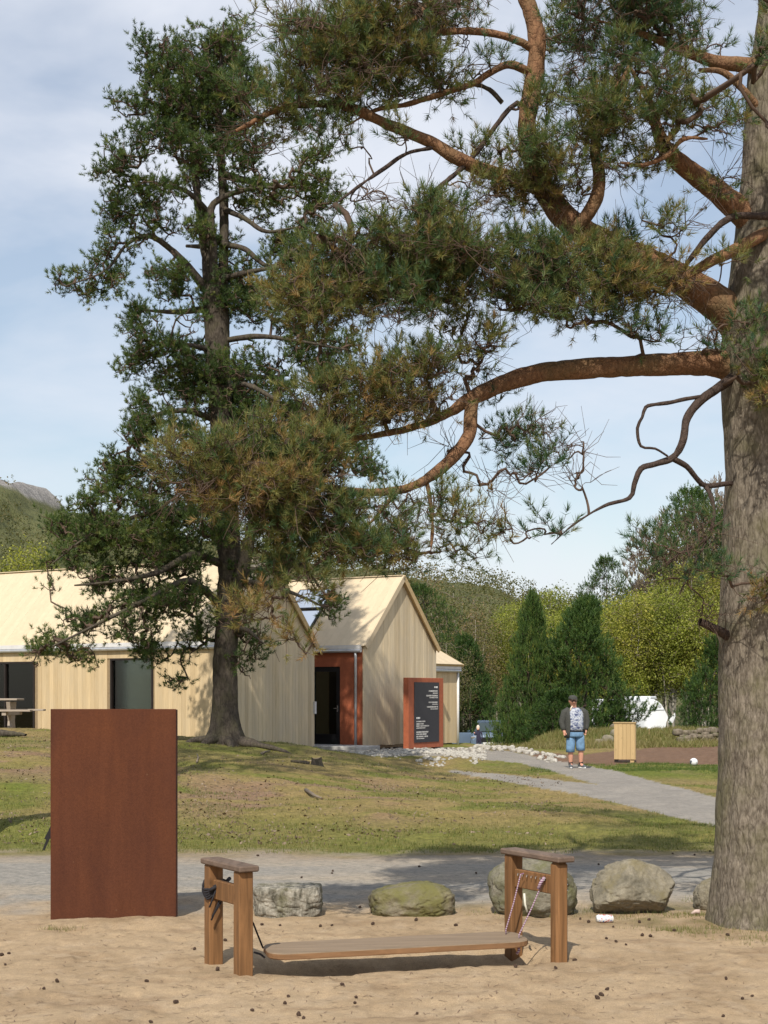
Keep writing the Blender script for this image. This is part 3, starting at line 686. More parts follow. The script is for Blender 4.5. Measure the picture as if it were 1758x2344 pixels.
    limb('dead_right', [(1541, 1050, 10.6, 7), (1572, 1068, 10.65, 7), (1594, 1094, 10.7, 6.5), (1616, 1112, 10.75, 6), (1663, 1107, 10.85, 6), (1700, 1105, 10.95, 6)], .003, 'dead_limb', 10)
    limb('dead_down', [(1614, 1112, 10.75, 6), (1627, 1135, 10.7, 6), (1634, 1174, 10.65, 5), (1624, 1224, 10.6, 4), (1600, 1245, 10.55, 3.5), (1554, 1268, 10.5, 3), (1520, 1300, 10.5, 2.5), (1494, 1314, 10.5, 2)], .003, 'dead_limb', 8)
    limb('dead_down_low', [(1622, 1228, 10.6, 3.5), (1590, 1290, 10.55, 3), (1570, 1330, 10.55, 2.5), (1555, 1360, 10.55, 2)], .003, 'dead_limb', 8)
    limb('stub', [(1690, 1470, 11, 16), (1660, 1452, 10.85, 12), (1632, 1437, 10.75, 10), (1602, 1423, 10.7, 9)], .006, 'dead_limb', 14)
    # limbs that leave the frame to the right and above, so that the crown is whole
    for k, (yy, dx, dy, dz) in enumerate([(700, 3.0, -.8, 1.6), (300, 2.6, 1.4, 1.9), (-100, 2.2, -1.2, 1.7), (-400, -1.6, 1.2, 1.4), (-700, 1.3, 1.0, 1.2), (-600, -1.2, -1.3, 1.3)]):
        b0 = at(1762, yy, TY)
        c = catmull(np.array([[*b0, .10], [*(b0 + np.array([dx * .5, dy * .5, dz * .25])), .06], [*(b0 + np.array([dx, dy, dz])), .02]]), .05)
        bark_trunk('limb', c[::6], M['limb_bark'], root, 12, .06, .006, (12, 6), None, 40 + k); S['out%d' % k] = c
    Bn = 10.6
    blobs = [  # px py rx ry Y dens tint depth
        (850, 50, 190, 80, 10.3, .75, .5, .5), (760, 130, 130, 70, 10.2, 1.0, .5, .4), (900, 150, 120, 60, 10.3, .9, .5, .4), (700, 60, 80, 70, 10.2, .5, .4, .35), (820, 205, 120, 45, 10.25, .9, .45, .35), (720, 215, 90, 45, 10.2, .8, .5, .35),
        (980, 180, 100, 35, 10.4, .7, .4, .3), (1080, 35, 110, 55, 10.5, .4, .35, .5), (1110, 120, 90, 45, 10.4, .3, .35, .4), (990, 20, 90, 60, 10.4, .7, .45, .4),
        (1400, 30, 150, 75, 10.8, 1.3, .2, .6), (1480, 70, 110, 60, 10.7, 1.1, .2, .5), (1300, 80, 60, 70, 10.7, .6, .25, .5), (1600, 60, 70, 70, 10.9, .3, .25, .5), (1560, 20, 70, 40, 10.8, .5, .25, .5),
        (1430, 180, 120, 60, 10.5, .62, .4, .45), (1500, 240, 120, 70, 10.5, .6, .45, .45), (1340, 190, 70, 60, 10.5, .5, .35, .4), (1590, 300, 90, 60, 10.6, .42, .4, .4), (1640, 240, 40, 60, 10.6, .35, .35, .3), (1450, 310, 120, 60, 10.45, .7, .5, .4), (1370, 290, 70, 60, 10.4, .7, .45, .35),
        (1280, 330, 90, 60, 10.4, .6, .4, .35), (1230, 260, 45, 60, 10.5, .7, .4, .3), (1180, 425, 95, 38, 10.4, 1.3, .6, .3), (1290, 400, 80, 45, 10.4, .9, .5, .3), (1130, 350, 50, 40, 10.4, .5, .4, .3), (1400, 420, 70, 40, 10.5, .4, .3, .3), (1640, 400, 60, 40, 10.6, .45, .35, .3), (1450, 500, 60, 50, 10.6, .35, .3, .4), (1560, 520, 70, 60, 10.6, .3, .55, .3),
        (1010, 520, 100, 55, 10.3, 1.15, .42, .4), (910, 580, 150, 50, 10.25, 1.2, .42, .45), (760, 610, 110, 60, 10.1, 1.2, .42, .45), (700, 690, 85, 65, 10.0, 1.1, .55, .4), (800, 690, 90, 45, 10.1, 1.0, .6, .35), (1080, 620, 150, 60, 10.3, 1.3, .42, .45), (1220, 600, 120, 65, 10.4, 1.25, .35, .4), (1340, 610, 130, 55, 10.45, 1.3, .55, .4), (1450, 650, 110, 45, 10.5, 1.2, .65, .35), (1180, 690, 150, 50, 10.3, 1.1, .45, .4), (1330, 700, 110, 50, 10.4, .8, .45, .35), (960, 690, 80, 50, 10.2, .9, .35, .35), (1540, 660, 60, 35, 10.6, .7, .55, .3), (870, 640, 120, 45, 10.15, 1.1, .45, .4), (1010, 600, 110, 50, 10.3, 1.1, .4, .4),
        (1500, 750, 70, 30, 10.6, .5, .1, .3), (1600, 765, 55, 35, 10.7, .5, .12, .3), (1410, 760, 80, 30, 10.6, .35, .25, .3), (860, 740, 40, 30, 10.1, .4, .3, .25),
        (1060, 790, 100, 50, 10.4, .55, .55, .4), (970, 830, 90, 45, 10.3, .7, .45, .35), (1120, 830, 70, 35, 10.5, .45, .5, .3), (880, 880, 120, 42, 10.2, .9, .55, .4), (770, 900, 80, 40, 10.1, 1.0, .5, .35), (860, 945, 120, 35, 10.2, 1.0, .75, .35), (960, 920, 80, 40, 10.3, .8, .6, .3), (760, 965, 80, 35, 10.1, .9, .7, .3), (700, 900, 50, 35, 10.1, .7, .4, .3),
        (490, 1060, 120, 62, 9.7, 1.1, .5, .4), (600, 1040, 130, 60, 9.75, 1.2, .5, .45), (710, 1060, 110, 60, 9.85, 1.1, .6, .4), (560, 1130, 150, 55, 9.7, 1.1, .7, .4), (690, 1140, 120, 60, 9.8, 1.1, .65, .4), (780, 1180, 90, 55, 9.9, 1.0, .5, .4), (660, 1215, 110, 50, 9.8, 1.1, .45, .4), (760, 1245, 110, 45, 9.85, 1.1, .45, .35), (860, 1260, 90, 35, 10, 1.0, .4, .35), (640, 1290, 70, 35, 9.8, .8, .45, .3), (450, 1110, 60, 50, 9.7, .8, .6, .3),
        (600, 1410, 65, 45, 9.7, .45, .75, .25), (560, 1370, 40, 40, 9.7, .4, .7, .25), (700, 1330, 60, 40, 9.75, .4, .5, .25), (960, 1280, 90, 25, 10.1, .5, .55, .3), (660, 1440, 40, 25, 9.7, .25, .8, .2),
        (1000, 1170, 80, 50, 10.2, .45, .55, .3), (1090, 1180, 80, 50, 10.2, .4, .5, .3), (1170, 1210, 60, 50, 10.2, .35, .5, .3), (1080, 1250, 90, 30, 10.2, .3, .55, .3), (930, 1200, 70, 45, 10.1, .6, .45, .3),
        (1170, 1015, 80, 40, 10.5, .55, .15, .3), (1220, 1060, 70, 50, 10.5, .5, .15, .3), (1320, 1015, 50, 30, 10.5, .4, .2, .25), (1110, 1110, 60, 30, 10.4, .35, .3, .25), (1310, 1120, 60, 25, 10.45, .35, .2, .25), (1260, 1235, 25, 22, 10.35, .7, .2, .12), (1200, 970, 90, 35, 10.6, .3, .3, .3), (1010, 1010, 60, 30, 10.4, .35, .2, .25), (1150, 900, 60, 30, 10.6, .3, .25, .3),
        (1070, 470, 80, 35, 10.3, .35, .3, .3), (880, 470, 90, 35, 10.2, .35, .25, .35), (990, 420, 60, 40, 10.3, .3, .25, .3), (860, 330, 80, 40, 10.2, .3, .4, .3), (760, 300, 60, 30, 10.2, .45, .5, .25), (1060, 300, 50, 40, 10.4, .12, .4, .3),
        (1745, 760, 45, 50, 10.4, .6, .25, .2), (1735, 850, 45, 45, 10.35, .8, .3, .2), (1770, 900, 60, 50, 10.4, .9, .65, .3), (1740, 1320, 70, 25, 10.4, .6, .45, .2), (1660, 1325, 20, 14, 10.4, .8, .15, .1), (1770, 1370, 40, 40, 10.4, .5, .75, .2), (1690, 600, 60, 40, 10.5, .2, .5, .2),
        (650, 225, 75, 55, 10.2, .7, .4, .3), (585, 265, 60, 45, 10.1, .6, .4, .3), (700, 270, 70, 35, 10.2, .5, .45, .3), (560, 320, 50, 40, 10.1, .4, .4, .3),
        (1850, -40, 80, 70, 9.6, .8, .4, .4), (1840, 120, 60, 60, 9.5, .7, .4, .35), (1870, 260, 80, 60, 9.5, .6, .45, .35),
        (1570, 1215, 55, 40, 10.5, .55, .15, .25), (1520, 1255, 60, 40, 10.5, .5, .15, .25), (1600, 1310, 50, 40, 10.55, .4, .2, .25), (1600, 1400, 40, 25, 10.6, .15, .2, .2)]
    P, tn, bare = blob_points(blobs, 0.0195, rng, 8, .066, .5); tn = tn - .05
    # the crown outside the frame
    ex = []
    for k in range(6):
        c = S['out%d' % k][-1][:3]; n = 170 if k < 3 else 220
        v = norm(rng.normal(0, 1, (n, 3))) * rng.random((n, 1)) ** .4
        ex.append(c - np.array([0, 0, .1]) + v * np.array([1.15, 1.0, .5]))
    ex = np.vstack(ex); P = np.vstack([P, ex]); tn = np.concatenate([tn, np.full(len(ex), .4)]); bare = np.concatenate([bare, np.zeros(len(ex), bool)])
    up_tr = tc[tc[:, 2] > 3.2][::6]
    limbs = [S[k][4::4] for k in S if not k.startswith('stub')] + [up_tr]
    paths, radii, dirs = grow(limbs, P, rng, .18, .05, .0028, .44, 5, rmax=.024)
    tubes_obj('branches', paths, radii, 5, M['twig'], root, 'stuff')
    # shoots: the tip and a few side shoots round it
    keep = ~bare
    B, A, T = [P[keep]], [norm(dirs[keep] * .8 + rng.normal(0, .35, (keep.sum(), 3)) + np.array([0, -.1, .5]))], [tn[keep] + rng.normal(0, .14, keep.sum())]
    tw_p, tw_r = [], []
    for s in range(3):
        k = keep & (rng.random(len(P)) < (.9, .75, .5)[s])
        d = norm(dirs[k] * .5 + rng.normal(0, .8, (k.sum(), 3)) + np.array([0, 0, .25])); ln = rng.uniform(.05, .13, (k.sum(), 1))
        p1 = P[k] + d * ln; B.append(p1); A.append(norm(d + np.array([0, -.1, .45]))); T.append(tn[k] + rng.normal(0, .16, k.sum()))
        for a_, b_ in zip(P[k], p1): tw_p.append(np.array([a_, (a_ + b_) / 2 + rng.normal(0, .006, 3), b_])); tw_r.append(np.array([.0024, .0021, .0017]))
    nb = bare                                                                      # bare twigs
    for s in range(3):
        d = norm(dirs[nb] + rng.normal(0, .7, (nb.sum(), 3))); ln = rng.uniform(.12, .34, (nb.sum(), 1)); p1 = P[nb] + d * ln
        for a_, b_ in zip(P[nb], p1): tw_p.append(np.array([a_, (a_ + b_) / 2 + rng.normal(0, .03, 3), b_])); tw_r.append(np.array([.0027, .0022, .0014]))
    tubes_obj('twigs', tw_p, tw_r, 3, M['twig'], root, 'stuff')
    B, A, T = np.vstack(B), np.vstack(A), np.clip(np.concatenate(T), 0, 1)
    needles('crown', B, A, T, rng, 30, .055, .052, .0046, M['needle_near'], root, (.35, 1.2))
    return root
near_pine()

# ---------------- pine on the mound
def mound_pine():
    rng = np.random.default_rng(8); Y0 = 32.3
    bx, by = at(515, 1700, Y0)[:2]; zb = hz(bx, by)
    root = empty('pine_tree', (bx, by, zb), 'dark multi-stemmed pine with spreading roots on the grass mound', 'tree', 'old pine trees')
    pyb = HY - F * (zb - CAMH) / Y0
    tr = px_poly([(514, pyb + 18, Y0, 44), (515, pyb - 25, Y0, 36), (515, 1600, Y0, 31), (516, 1500, Y0, 29), (522, 1390, Y0, 29), (526, 1300, Y0, 28), (519, 1150, Y0, 28), (507, 980, Y0, 28), (500, 850, Y0, 29), (498, 760, Y0, 30), (492, 680, Y0, 30), (485, 630, Y0, 22), (470, 560, Y0, 14), (459, 490, Y0, 12), (450, 430, Y0, 10), (440, 330, Y0, 8), (430, 200, Y0, 4)])
    bark_trunk('trunk', tr, M['bark_far'], root, 56, .06, .03, (4.5, 2.0), (1.0, .17, 5), 23)
    S = {'trunk': catmull(tr, .15)}
    def limb(key, pts, sides=12, amp=.012):
        p = px_poly(pts); p[:, 3] *= .85; o, c = bark_trunk('limb', p, M['bark_far'], root, sides, .09, amp, (6, 3), None, len(S) + 60); S[key] = catmull(p, .15); return o
    limb('stem_mid', [(494, 700, Y0, 20), (490, 620, Y0 - .2, 14), (485, 540, Y0 - .3, 13), (482, 480, Y0 - .3, 11), (500, 458, Y0 - .3, 9), (535, 442, Y0 - .4, 8), (590, 430, Y0 - .5, 5), (650, 430, Y0 - .6, 3)])
    limb('stem_right', [(500, 720, Y0, 22), (510, 640, Y0 + .1, 15), (513, 540, Y0 + .1, 14), (512, 450, Y0 + .1, 13), (506, 370, Y0, 11), (500, 270, Y0, 9), (505, 160, Y0, 6), (512, 50, Y0, 2.5)], 14)
    limb('second', [(530, 1375, Y0 - .1, 20), (556, 1300, Y0 - .3, 18), (572, 1230, Y0 - .4, 16), (585, 1150, Y0 - .5, 13), (600, 1050, Y0 - .6, 10), (620, 950, Y0 - .7, 6), (640, 850, Y0 - .8, 3)], 14)
    for k, pts in enumerate([
        [(470, 660, Y0, 14), (430, 610, Y0 - .3, 11), (390, 570, Y0 - .6, 9), (340, 540, Y0 - .9, 7), (290, 560, Y0 - 1.1, 5), (240, 620, Y0 - 1.2, 4), (150, 655, Y0 - 1.3, 2.5)],
        [(490, 500, Y0, 8), (430, 440, Y0 - .4, 7), (360, 420, Y0 - .7, 5), (280, 400, Y0 - 1, 3)],
        [(515, 480, Y0, 9), (560, 500, Y0 - .3, 7), (610, 530, Y0 - .5, 6), (680, 520, Y0 - .8, 3)],
        [(512, 560, Y0, 9), (560, 570, Y0 - .3, 8), (620, 610, Y0 - .6, 6), (690, 560, Y0 - .8, 3)],
        [(505, 640, Y0, 9), (560, 625, Y0 - .5, 8), (640, 610, Y0 - 1, 4)],
        [(480, 800, Y0, 9), (430, 790, Y0 - .6, 7), (380, 790, Y0 - 1, 5), (310, 770, Y0 - 1.3, 3)],
        [(510, 780, Y0, 9), (590, 770, Y0 - .5, 8), (680, 780, Y0 - 1, 5), (790, 800, Y0 - 1.2, 3)],
        [(490, 960, Y0, 10), (420, 940, Y0 - .7, 8), (340, 960, Y0 - 1.2, 5), (290, 1040, Y0 - 1.5, 3)],
        [(500, 1380, Y0, 12), (460, 1345, Y0 - .8, 11), (420, 1330, Y0 - 1.2, 9), (340, 1370, Y0 - 1.8, 7), (240, 1420, Y0 - 2.2, 5), (120, 1480, Y0 - 2.5, 3)],
        [(505, 1290, Y0, 12), (440, 1270, Y0 - .8, 10), (360, 1310, Y0 - 1.4, 8), (270, 1330, Y0 - 1.8, 5), (170, 1340, Y0 - 2.1, 3)],
        [(505, 1180, Y0, 12), (420, 1170, Y0 - .8, 10), (320, 1180, Y0 - 1.5, 7), (200, 1230, Y0 - 2, 4), (120, 1290, Y0 - 2.2, 2)],
        [(530, 1450, Y0, 9), (560, 1440, Y0 - .5, 7), (600, 1470, Y0 - .9, 3)],
        [(520, 1050, Y0, 11), (600, 1040, Y0 + .5, 9), (700, 1040, Y0 + .9, 7), (830, 1050, Y0 + 1.1, 4)],
        [(540, 1330, Y0, 9), (620, 1340, Y0 - .6, 7), (700, 1370, Y0 - 1, 4), (750, 1395, Y0 - 1.1, 2)],
        [(500, 900, Y0, 10), (560, 880, Y0 - .9, 8), (640, 920, Y0 - 1.3, 5)]]): limb('l%d' % k, pts, 10, .008)
    # roots over the slope
    for k, pts in enumerate([[(500, 1700), (470, 1692), (440, 1700), (415, 1720)], [(520, 1715), (525, 1735), (532, 1748)], [(540, 1705), (565, 1715), (600, 1722), (650, 1735), (690, 1742)], [(505, 1712), (480, 1722), (455, 1735)], [(545, 1700), (580, 1704), (615, 1712)]]):
        q = []
        for i, (a, b) in enumerate(pts):
            p = at(a, b, Y0); yy = Y0 - .15 - (.35 * i if k in (1, 3) else .2 * i * (1 if k != 0 else .8)); yy = Y0 if i == 0 else yy; x = ((515 if i == 0 else a) - CX) * yy / F
            q.append([x, yy, hz(x, yy) + (-.12 if i == len(pts) - 1 else (.10, .065, .045, .02, .0)[i]), (.13, .10, .07, .05, .03)[i]])
        bark_trunk('root', np.array(q), M['bark_far'], root, 10, .05, .012, (8, 4), None, 80 + k)
    D, Mi, Sp = 1.2, 1.25, 1.05
    bl = [(335, 120, 35, 45, D), (400, 170, 80, 65, D), (480, 130, 85, 70, D), (518, 80, 38, 50, .9), (560, 150, 45, 60, .6), (350, 240, 85, 55, D), (450, 260, 110, 75, D), (540, 220, 75, 75, D), (570, 320, 60, 45, D), (400, 340, 95, 45, D), (290, 350, 55, 40, Mi), (500, 370, 90, 38, Mi),
          (258, 400, 35, 40, Mi), (310, 440, 65, 45, Mi), (390, 420, 60, 35, Sp), (260, 490, 42, 38, D), (330, 500, 65, 38, Mi), (440, 400, 60, 30, Sp), (560, 430, 55, 40, D), (620, 450, 35, 50, Mi), (700, 400, 55, 55, Mi), (720, 470, 65, 45, Mi), (690, 540, 75, 45, Mi), (650, 600, 60, 55, Mi), (740, 350, 20, 30, Mi),
          (270, 560, 38, 30, Mi), (245, 620, 45, 40, Mi), (200, 665, 38, 34, Mi), (145, 655, 28, 22, Mi), (270, 650, 20, 28, Sp), (430, 530, 70, 28, D), (500, 560, 40, 40, Sp), (540, 650, 55, 60, Mi), (500, 690, 50, 60, Sp),
          (385, 640, 55, 38, Mi), (320, 740, 50, 45, Mi), (410, 660, 40, 30, Mi), (340, 790, 60, 32, Mi), (300, 830, 45, 38, Mi), (395, 800, 60, 36, Mi), (430, 740, 30, 25, Sp), (560, 700, 45, 45, Mi), (640, 720, 65, 55, Mi), (700, 800, 75, 50, Mi), (790, 790, 40, 40, Sp), (825, 805, 14, 14, D), (760, 850, 60, 40, Sp),
          (460, 850, 90, 55, D), (560, 860, 85, 65, D), (520, 930, 110, 55, D), (410, 890, 70, 45, Mi), (640, 920, 75, 55, D), (690, 970, 60, 45, D), (600, 990, 90, 40, D), (350, 950, 65, 45, Mi), (310, 990, 40, 40, Sp), (400, 1000, 90, 40, D),
          (290, 1060, 62, 52, D), (245, 1100, 48, 45, D), (330, 1130, 95, 75, D), (230, 1180, 75, 58, D), (165, 1210, 70, 45, D), (105, 1285, 28, 13, Sp), (300, 1240, 115, 55, D), (420, 1210, 110, 65, D), (390, 1290, 95, 35, Mi), (480, 1130, 80, 60, Mi), (200, 1270, 60, 38, Mi),
          (240, 1330, 85, 42, Mi), (390, 1365, 95, 48, Mi), (310, 1400, 95, 45, Mi), (205, 1430, 70, 34, Mi), (125, 1475, 60, 28, Mi), (75, 1492, 28, 22, Mi), (180, 1500, 38, 22, Mi), (375, 1490, 55, 35, Mi), (405, 1545, 25, 25, D), (465, 1430, 40, 35, Mi), (330, 1450, 60, 25, Sp), (110, 1340, 20, 12, Sp),
          (565, 1500, 28, 45, D), (590, 1470, 22, 25, D), (540, 1440, 40, 25, Mi), (545, 1300, 30, 35, Sp), (580, 1330, 30, 45, Mi), (800, 1010, 50, 55, D), (830, 1060, 40, 42, D), (770, 960, 45, 35, Mi), (745, 1390, 38, 30, D), (650, 1300, 40, 30, Mi), (870, 1080, 20, 25, D)]
    blobs = []
    for (x, yv, rx, ry, de) in bl:
        dep = 0.0 if x > 430 and x < 600 else -1.0 if x <= 430 else -.4
        blobs.append((x, yv, rx, ry, Y0 + dep * rng.uniform(.4, 1.6), de, np.clip(.25 + rng.normal(0, .06), .05, .6), .35 + .011 * (rx + ry) * .5))
        if 380 < x < 640 and ry > 45: blobs.append((x + rng.uniform(-25, 25), yv + rng.uniform(-15, 15), rx * .9, ry * .8, Y0 + rng.uniform(1.0, 1.9), de * .7, .2, .8))
    # limbs on the far side too, so that the crown is round
    for k in range(7):
        yv = 1300 - 150 * k; a = rng.uniform(-1, 1); b0 = at(510, yv, Y0)
        e = b0 + np.array([a * 2.2, rng.uniform(1.2, 2.4), .3]); S['b%d' % k] = catmull(np.array([[*b0, .1], [*((b0 + e) / 2 + np.array([0, 0, -.1])), .06], [*e, .02]]), .15)
        bark_trunk('limb', S['b%d' % k][::4], M['bark_far'], root, 8, .15, .006, (6, 3), None, 90 + k)
    P, tn, bare = blob_points(blobs, .040, rng, 7, .095, .8)
    paths, radii, dirs = grow([S[k][2::2] if k != 'trunk' else S[k][14::2] for k in S], P, rng, .18, .04, .0075, .36, 4, rmax=.045)
    tubes_obj('branches', paths, radii, 4, M['twig'], root, 'stuff')
    keep = ~bare
    B, A, T = [P[keep]], [norm(dirs[keep] * .7 + rng.normal(0, .4, (keep.sum(), 3)) + np.array([0, 0, .5]))], [tn[keep] + rng.normal(0, .16, keep.sum())]
    for s in range(2):
        k = keep & (rng.random(len(P)) < (.85, .6)[s]); d = norm(dirs[k] * .4 + rng.normal(0, .8, (k.sum(), 3)) + np.array([0, 0, .2]))
        B.append(P[k] + d * rng.uniform(.08, .18, (k.sum(), 1))); A.append(norm(d + np.array([0, 0, .4]))); T.append(tn[k] + rng.normal(0, .17, k.sum()))
    needles('crown', np.vstack(B), np.vstack(A), np.clip(np.concatenate(T), 0, 1), rng, 26, .085, .080, .0115, M['needle_far'], root, (.4, 1.35))
    return root
mound_pine()

# ------------------------------------------------------------------ background trees (prototypes copied with their parts)
def copy_tree(o, loc, scale=1.0, rz=0.0, label=None, group=None):
    c = o.copy(); COL.objects.link(c); c.location = loc; c.scale = (scale if not isinstance(scale, tuple) else scale) if isinstance(scale, tuple) else (scale,) * 3; c.rotation_euler = (0, 0, rz)
    if label: c['label'] = label
    if group: c['group'] = group
    for ch in o.children:
        k = ch.copy(); COL.objects.link(k); k.parent = c
    return c

def leaves(name, P, tint, rng, per, spread, size, mat, parent, kind='stuff'):
    m = len(P); c = (P[:, None, :] + rng.normal(0, spread, (m, per, 3))).reshape(-1, 3); n = len(c)
    a = norm(rng.normal(0, 1, (n, 3))); b = norm(np.cross(a, rng.normal(0, 1, (n, 3))))
    s = size * rng.uniform(.6, 1.4, (n, 1)); a, b = a * s, b * s * .7
    V = np.stack([c - a, c + b, c + a, c - b], 1).reshape(-1, 3); Fc = np.arange(4 * n).reshape(-1, 4)
    tt = np.clip(np.repeat(tint, per) + rng.normal(0, .12, n), 0, 1)
    o = mesh_obj(name, V, Fc, mat, parent, attrs={'tint': np.repeat(tt, 4)}); o['kind'] = kind; return o

def broadleaf(seed, h, cr, cz, cw, nt_, per, leafmat, size=.066, spread=.30, tint=.45, bark='birch_bark', stems=2, bare=0.0):
    rng = np.random.default_rng(seed); root = empty('birch_tree', (0, 0, 0))
    limbs = []
    for s in range(stems):
        a = rng.uniform(0, 6.28); pts = []
        for i in range(7):
            t = i / 6; off = (.25 * s + .8 * t * (s > 0)) ; pts.append([math.cos(a) * off + rng.normal(0, .12) * t, math.sin(a) * off + rng.normal(0, .12) * t, h * t * (.97 if s == 0 else .85), h * .011 * (1 - .9 * t) * (1 if s == 0 else .7)])
        limbs.append(catmull(np.array(pts), .3))
    tr = MB()
    for l in limbs: tr.tube(l[:, :3], np.maximum(l[:, 3], .012), 7)
    tr.build('trunk', M[bark], root, True)
    v = norm(rng.normal(0, 1, (nt_, 3))) * rng.random((nt_, 1)) ** (1 / 2.6)
    lob = 1 + .35 * (fbm(v[:, 0] * 2 + 5, v[:, 1] * 2, v[:, 2] * 2, seed, 3) - .5) * 2
    P = v * lob[:, None] * np.array([cr, cr, cw]) + np.array([0, 0, cz]); P[:, 2] = np.maximum(P[:, 2], .3)
    paths, radii, dirs = grow([l[4:] for l in limbs], P, rng, .10, -.05, .010, .42, 3, rmax=.07)
    tubes_obj('branches', paths, radii, 3, M['grey_twig'], root, 'stuff')
    if per:
        k = rng.random(nt_) > bare
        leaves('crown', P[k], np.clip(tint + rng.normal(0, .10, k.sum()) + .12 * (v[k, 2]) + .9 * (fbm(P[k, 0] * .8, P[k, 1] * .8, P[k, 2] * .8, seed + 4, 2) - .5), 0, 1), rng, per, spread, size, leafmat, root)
    else:
        tp, trd = [], []
        for s in range(9):
            d = norm(norm(P - np.array([0, 0, cz * .6])) + rng.normal(0, .45, P.shape) + np.array([0, 0, .5])); q = P + d * rng.uniform(.3, .9, (nt_, 1))
            for a_, b_ in zip(P, q): tp.append(np.array([a_, (a_ + b_) / 2 + rng.normal(0, .05, 3), b_])); trd.append(np.array([.040, .032, .020]))
        tubes_obj('crown', tp, trd, 3, M['grey_twig'], root, 'stuff')
    return root

def bg_pine(seed, h, rad, n, tint=.35, conic=True, K=20, low=.04):
    rng = np.random.default_rng(seed); root = empty('pine_tree', (0, 0, 0))
    pts = np.array([[rng.normal(0, .05) * i, rng.normal(0, .05) * i, h * i / 6, h * .016 * (1 - i / 6.2)] for i in range(7)]); l = catmull(pts, .25)
    MB().tube(l[:, :3], np.maximum(l[:, 3], .01), 8).build('trunk', M['bark_far'], root, True)
    t = low + (1 - low) * rng.random(n) ** (1.35 if conic else .9)
    if conic: r = rad * (1 - t) ** .72 * (.70 + .6 * fbm(t * 9, np.zeros(n), 0, seed, 2)) + .12
    else: r = rad * np.clip(np.sin(np.clip((t - low) / (1 - low), 0, 1) * 2.7 + .35), .15, 1)
    a = rng.random(n) * 2 * np.pi; rr = r * np.sqrt(rng.uniform(.3, 1, n)) * (1 + .7 * (fbm(np.cos(a) * 2 + 7, np.sin(a) * 2, t * 9, seed + 2, 3) - .5) * 2)
    P = np.stack([np.cos(a) * rr, np.sin(a) * rr, h * t + .12 * rr], 1)
    P[:, :2] += np.stack([np.interp(P[:, 2], l[:, 2], l[:, 0]), np.interp(P[:, 2], l[:, 2], l[:, 1])], 1)
    paths, radii, dirs = grow([l[2:]], P, rng, .08, .03, .006, .42, 3, rmax=.06)
    tubes_obj('branches', paths, radii, 3, M['twig'], root, 'stuff')
    out = norm(np.stack([np.cos(a), np.sin(a), np.full(n, .9)], 1))
    B, A, T = [P], [norm(out + rng.normal(0, .25, (n, 3)))], [tint + rng.normal(0, .18, n)]
    for s in range(2):
        d = norm(out * .4 + rng.normal(0, .8, (n, 3))); B.append(P + d * rng.uniform(.12, .26, (n, 1))); A.append(norm(d * .5 + np.array([0, 0, .8]))); T.append(tint + rng.normal(0, .2, n))
    needles('crown', np.vstack(B), np.vstack(A), np.clip(np.concatenate(T), 0, 1), rng, K, .26, .13, .03, M['needle_bg'], root, (.4, 1.1))
    return root

protoB = [broadleaf(101, 11, 2.2, 7.4, 3.8, 520, 26, M['leaf'], tint=.5), broadleaf(102, 12, 2.4, 8.0, 4.1, 560, 26, M['leaf'], tint=.42, stems=3),
          broadleaf(103, 9, 2.3, 5.8, 3.3, 480, 26, M['leaf'], tint=.6, stems=3)]
protoO = [broadleaf(111, 10, 3.0, 6.2, 4.0, 560, 13, M['leaf_olive'], tint=.45, stems=3), broadleaf(112, 11, 2.6, 6.8, 4.4, 520, 12, M['leaf_olive'], tint=.6, stems=2)]
protoR = [broadleaf(121, 17, 2.6, 11.5, 5.8, 460, 0, None, stems=2), broadleaf(122, 16, 2.6, 11, 5.4, 520, 9, M['leaf_olive'], stems=2, tint=.85, size=.07)]
protoP = [bg_pine(131, 6.8, 2.6, 1500, .45), bg_pine(132, 6.6, 2.5, 1500, .36), bg_pine(133, 13, 2.6, 520, .35, False, 18, .45), bg_pine(134, 5, 1.9, 560, .25)]
used = set()
def plant(proto, px, Y, scale=1.0, label='', group=None, name=None, rz=None, dz=0.0):
    x = (px - CX) * Y / F; z = hz(x, Y) + dz - .05
    rz = random.uniform(0, 6.28) if rz is None else rz
    if proto.name in used: o = copy_tree(proto, (x, Y, z), scale, rz)
    else:
        o = proto; used.add(proto.name); o.location = (x, Y, z); o.rotation_euler = (0, 0, rz); o.scale = scale if isinstance(scale, tuple) else (scale,) * 3
    tag(o, label, 'tree', group)
    if name: o.name = name
    return o
plant(protoP[0], 1213, 62, (.53, .53, 1.0), 'left of the two dark conical pines behind the man', 'dark pines behind the man')
plant(protoP[1], 1332, 61, (.86, .86, .93), 'right of the two dark conical pines, directly behind the man', 'dark pines behind the man')
plant(protoP[3], 1185, 66, (.5, .5, .45), 'low dark pine bush overhanging the parked car', 'low pine bushes')
plant(protoP[3], 1405, 61, (.7, .7, .40), 'low dark pine bush beside the white caravan', 'low pine bushes')
plant(protoP[3], 1265, 58.5, (.7, .7, .42), 'low pine bush at the foot of the two conical pines', 'low pine bushes')
plant(protoP[3], 1625, 78, (1.0, 1.0, 1.15), 'dark pine half hidden by the near trunk', 'dark pines behind the man')
plant(protoP[2], 1590, 112, 1.42, 'tall flat-topped pine above the bare trees by the near trunk', 'tall pines at the back')
plant(protoP[2], 1390, 118, (.95, .95, 1.05), 'slender open pine left of the bare treetops', 'tall pines at the back')
plant(protoP[2], 1245, 125, (.9, .9, .72), 'dark pine top between the conical pines and the birches', 'tall pines at the back')
plant(protoP[2], 975, 84, (.8, .8, .70), 'pine with reddish trunk behind the gabled entrance', 'tall pines at the back')
plant(protoP[3], 1075, 88, (1.1, 1.1, 1.25), 'young pine between the building and the conical pines', 'low pine bushes')
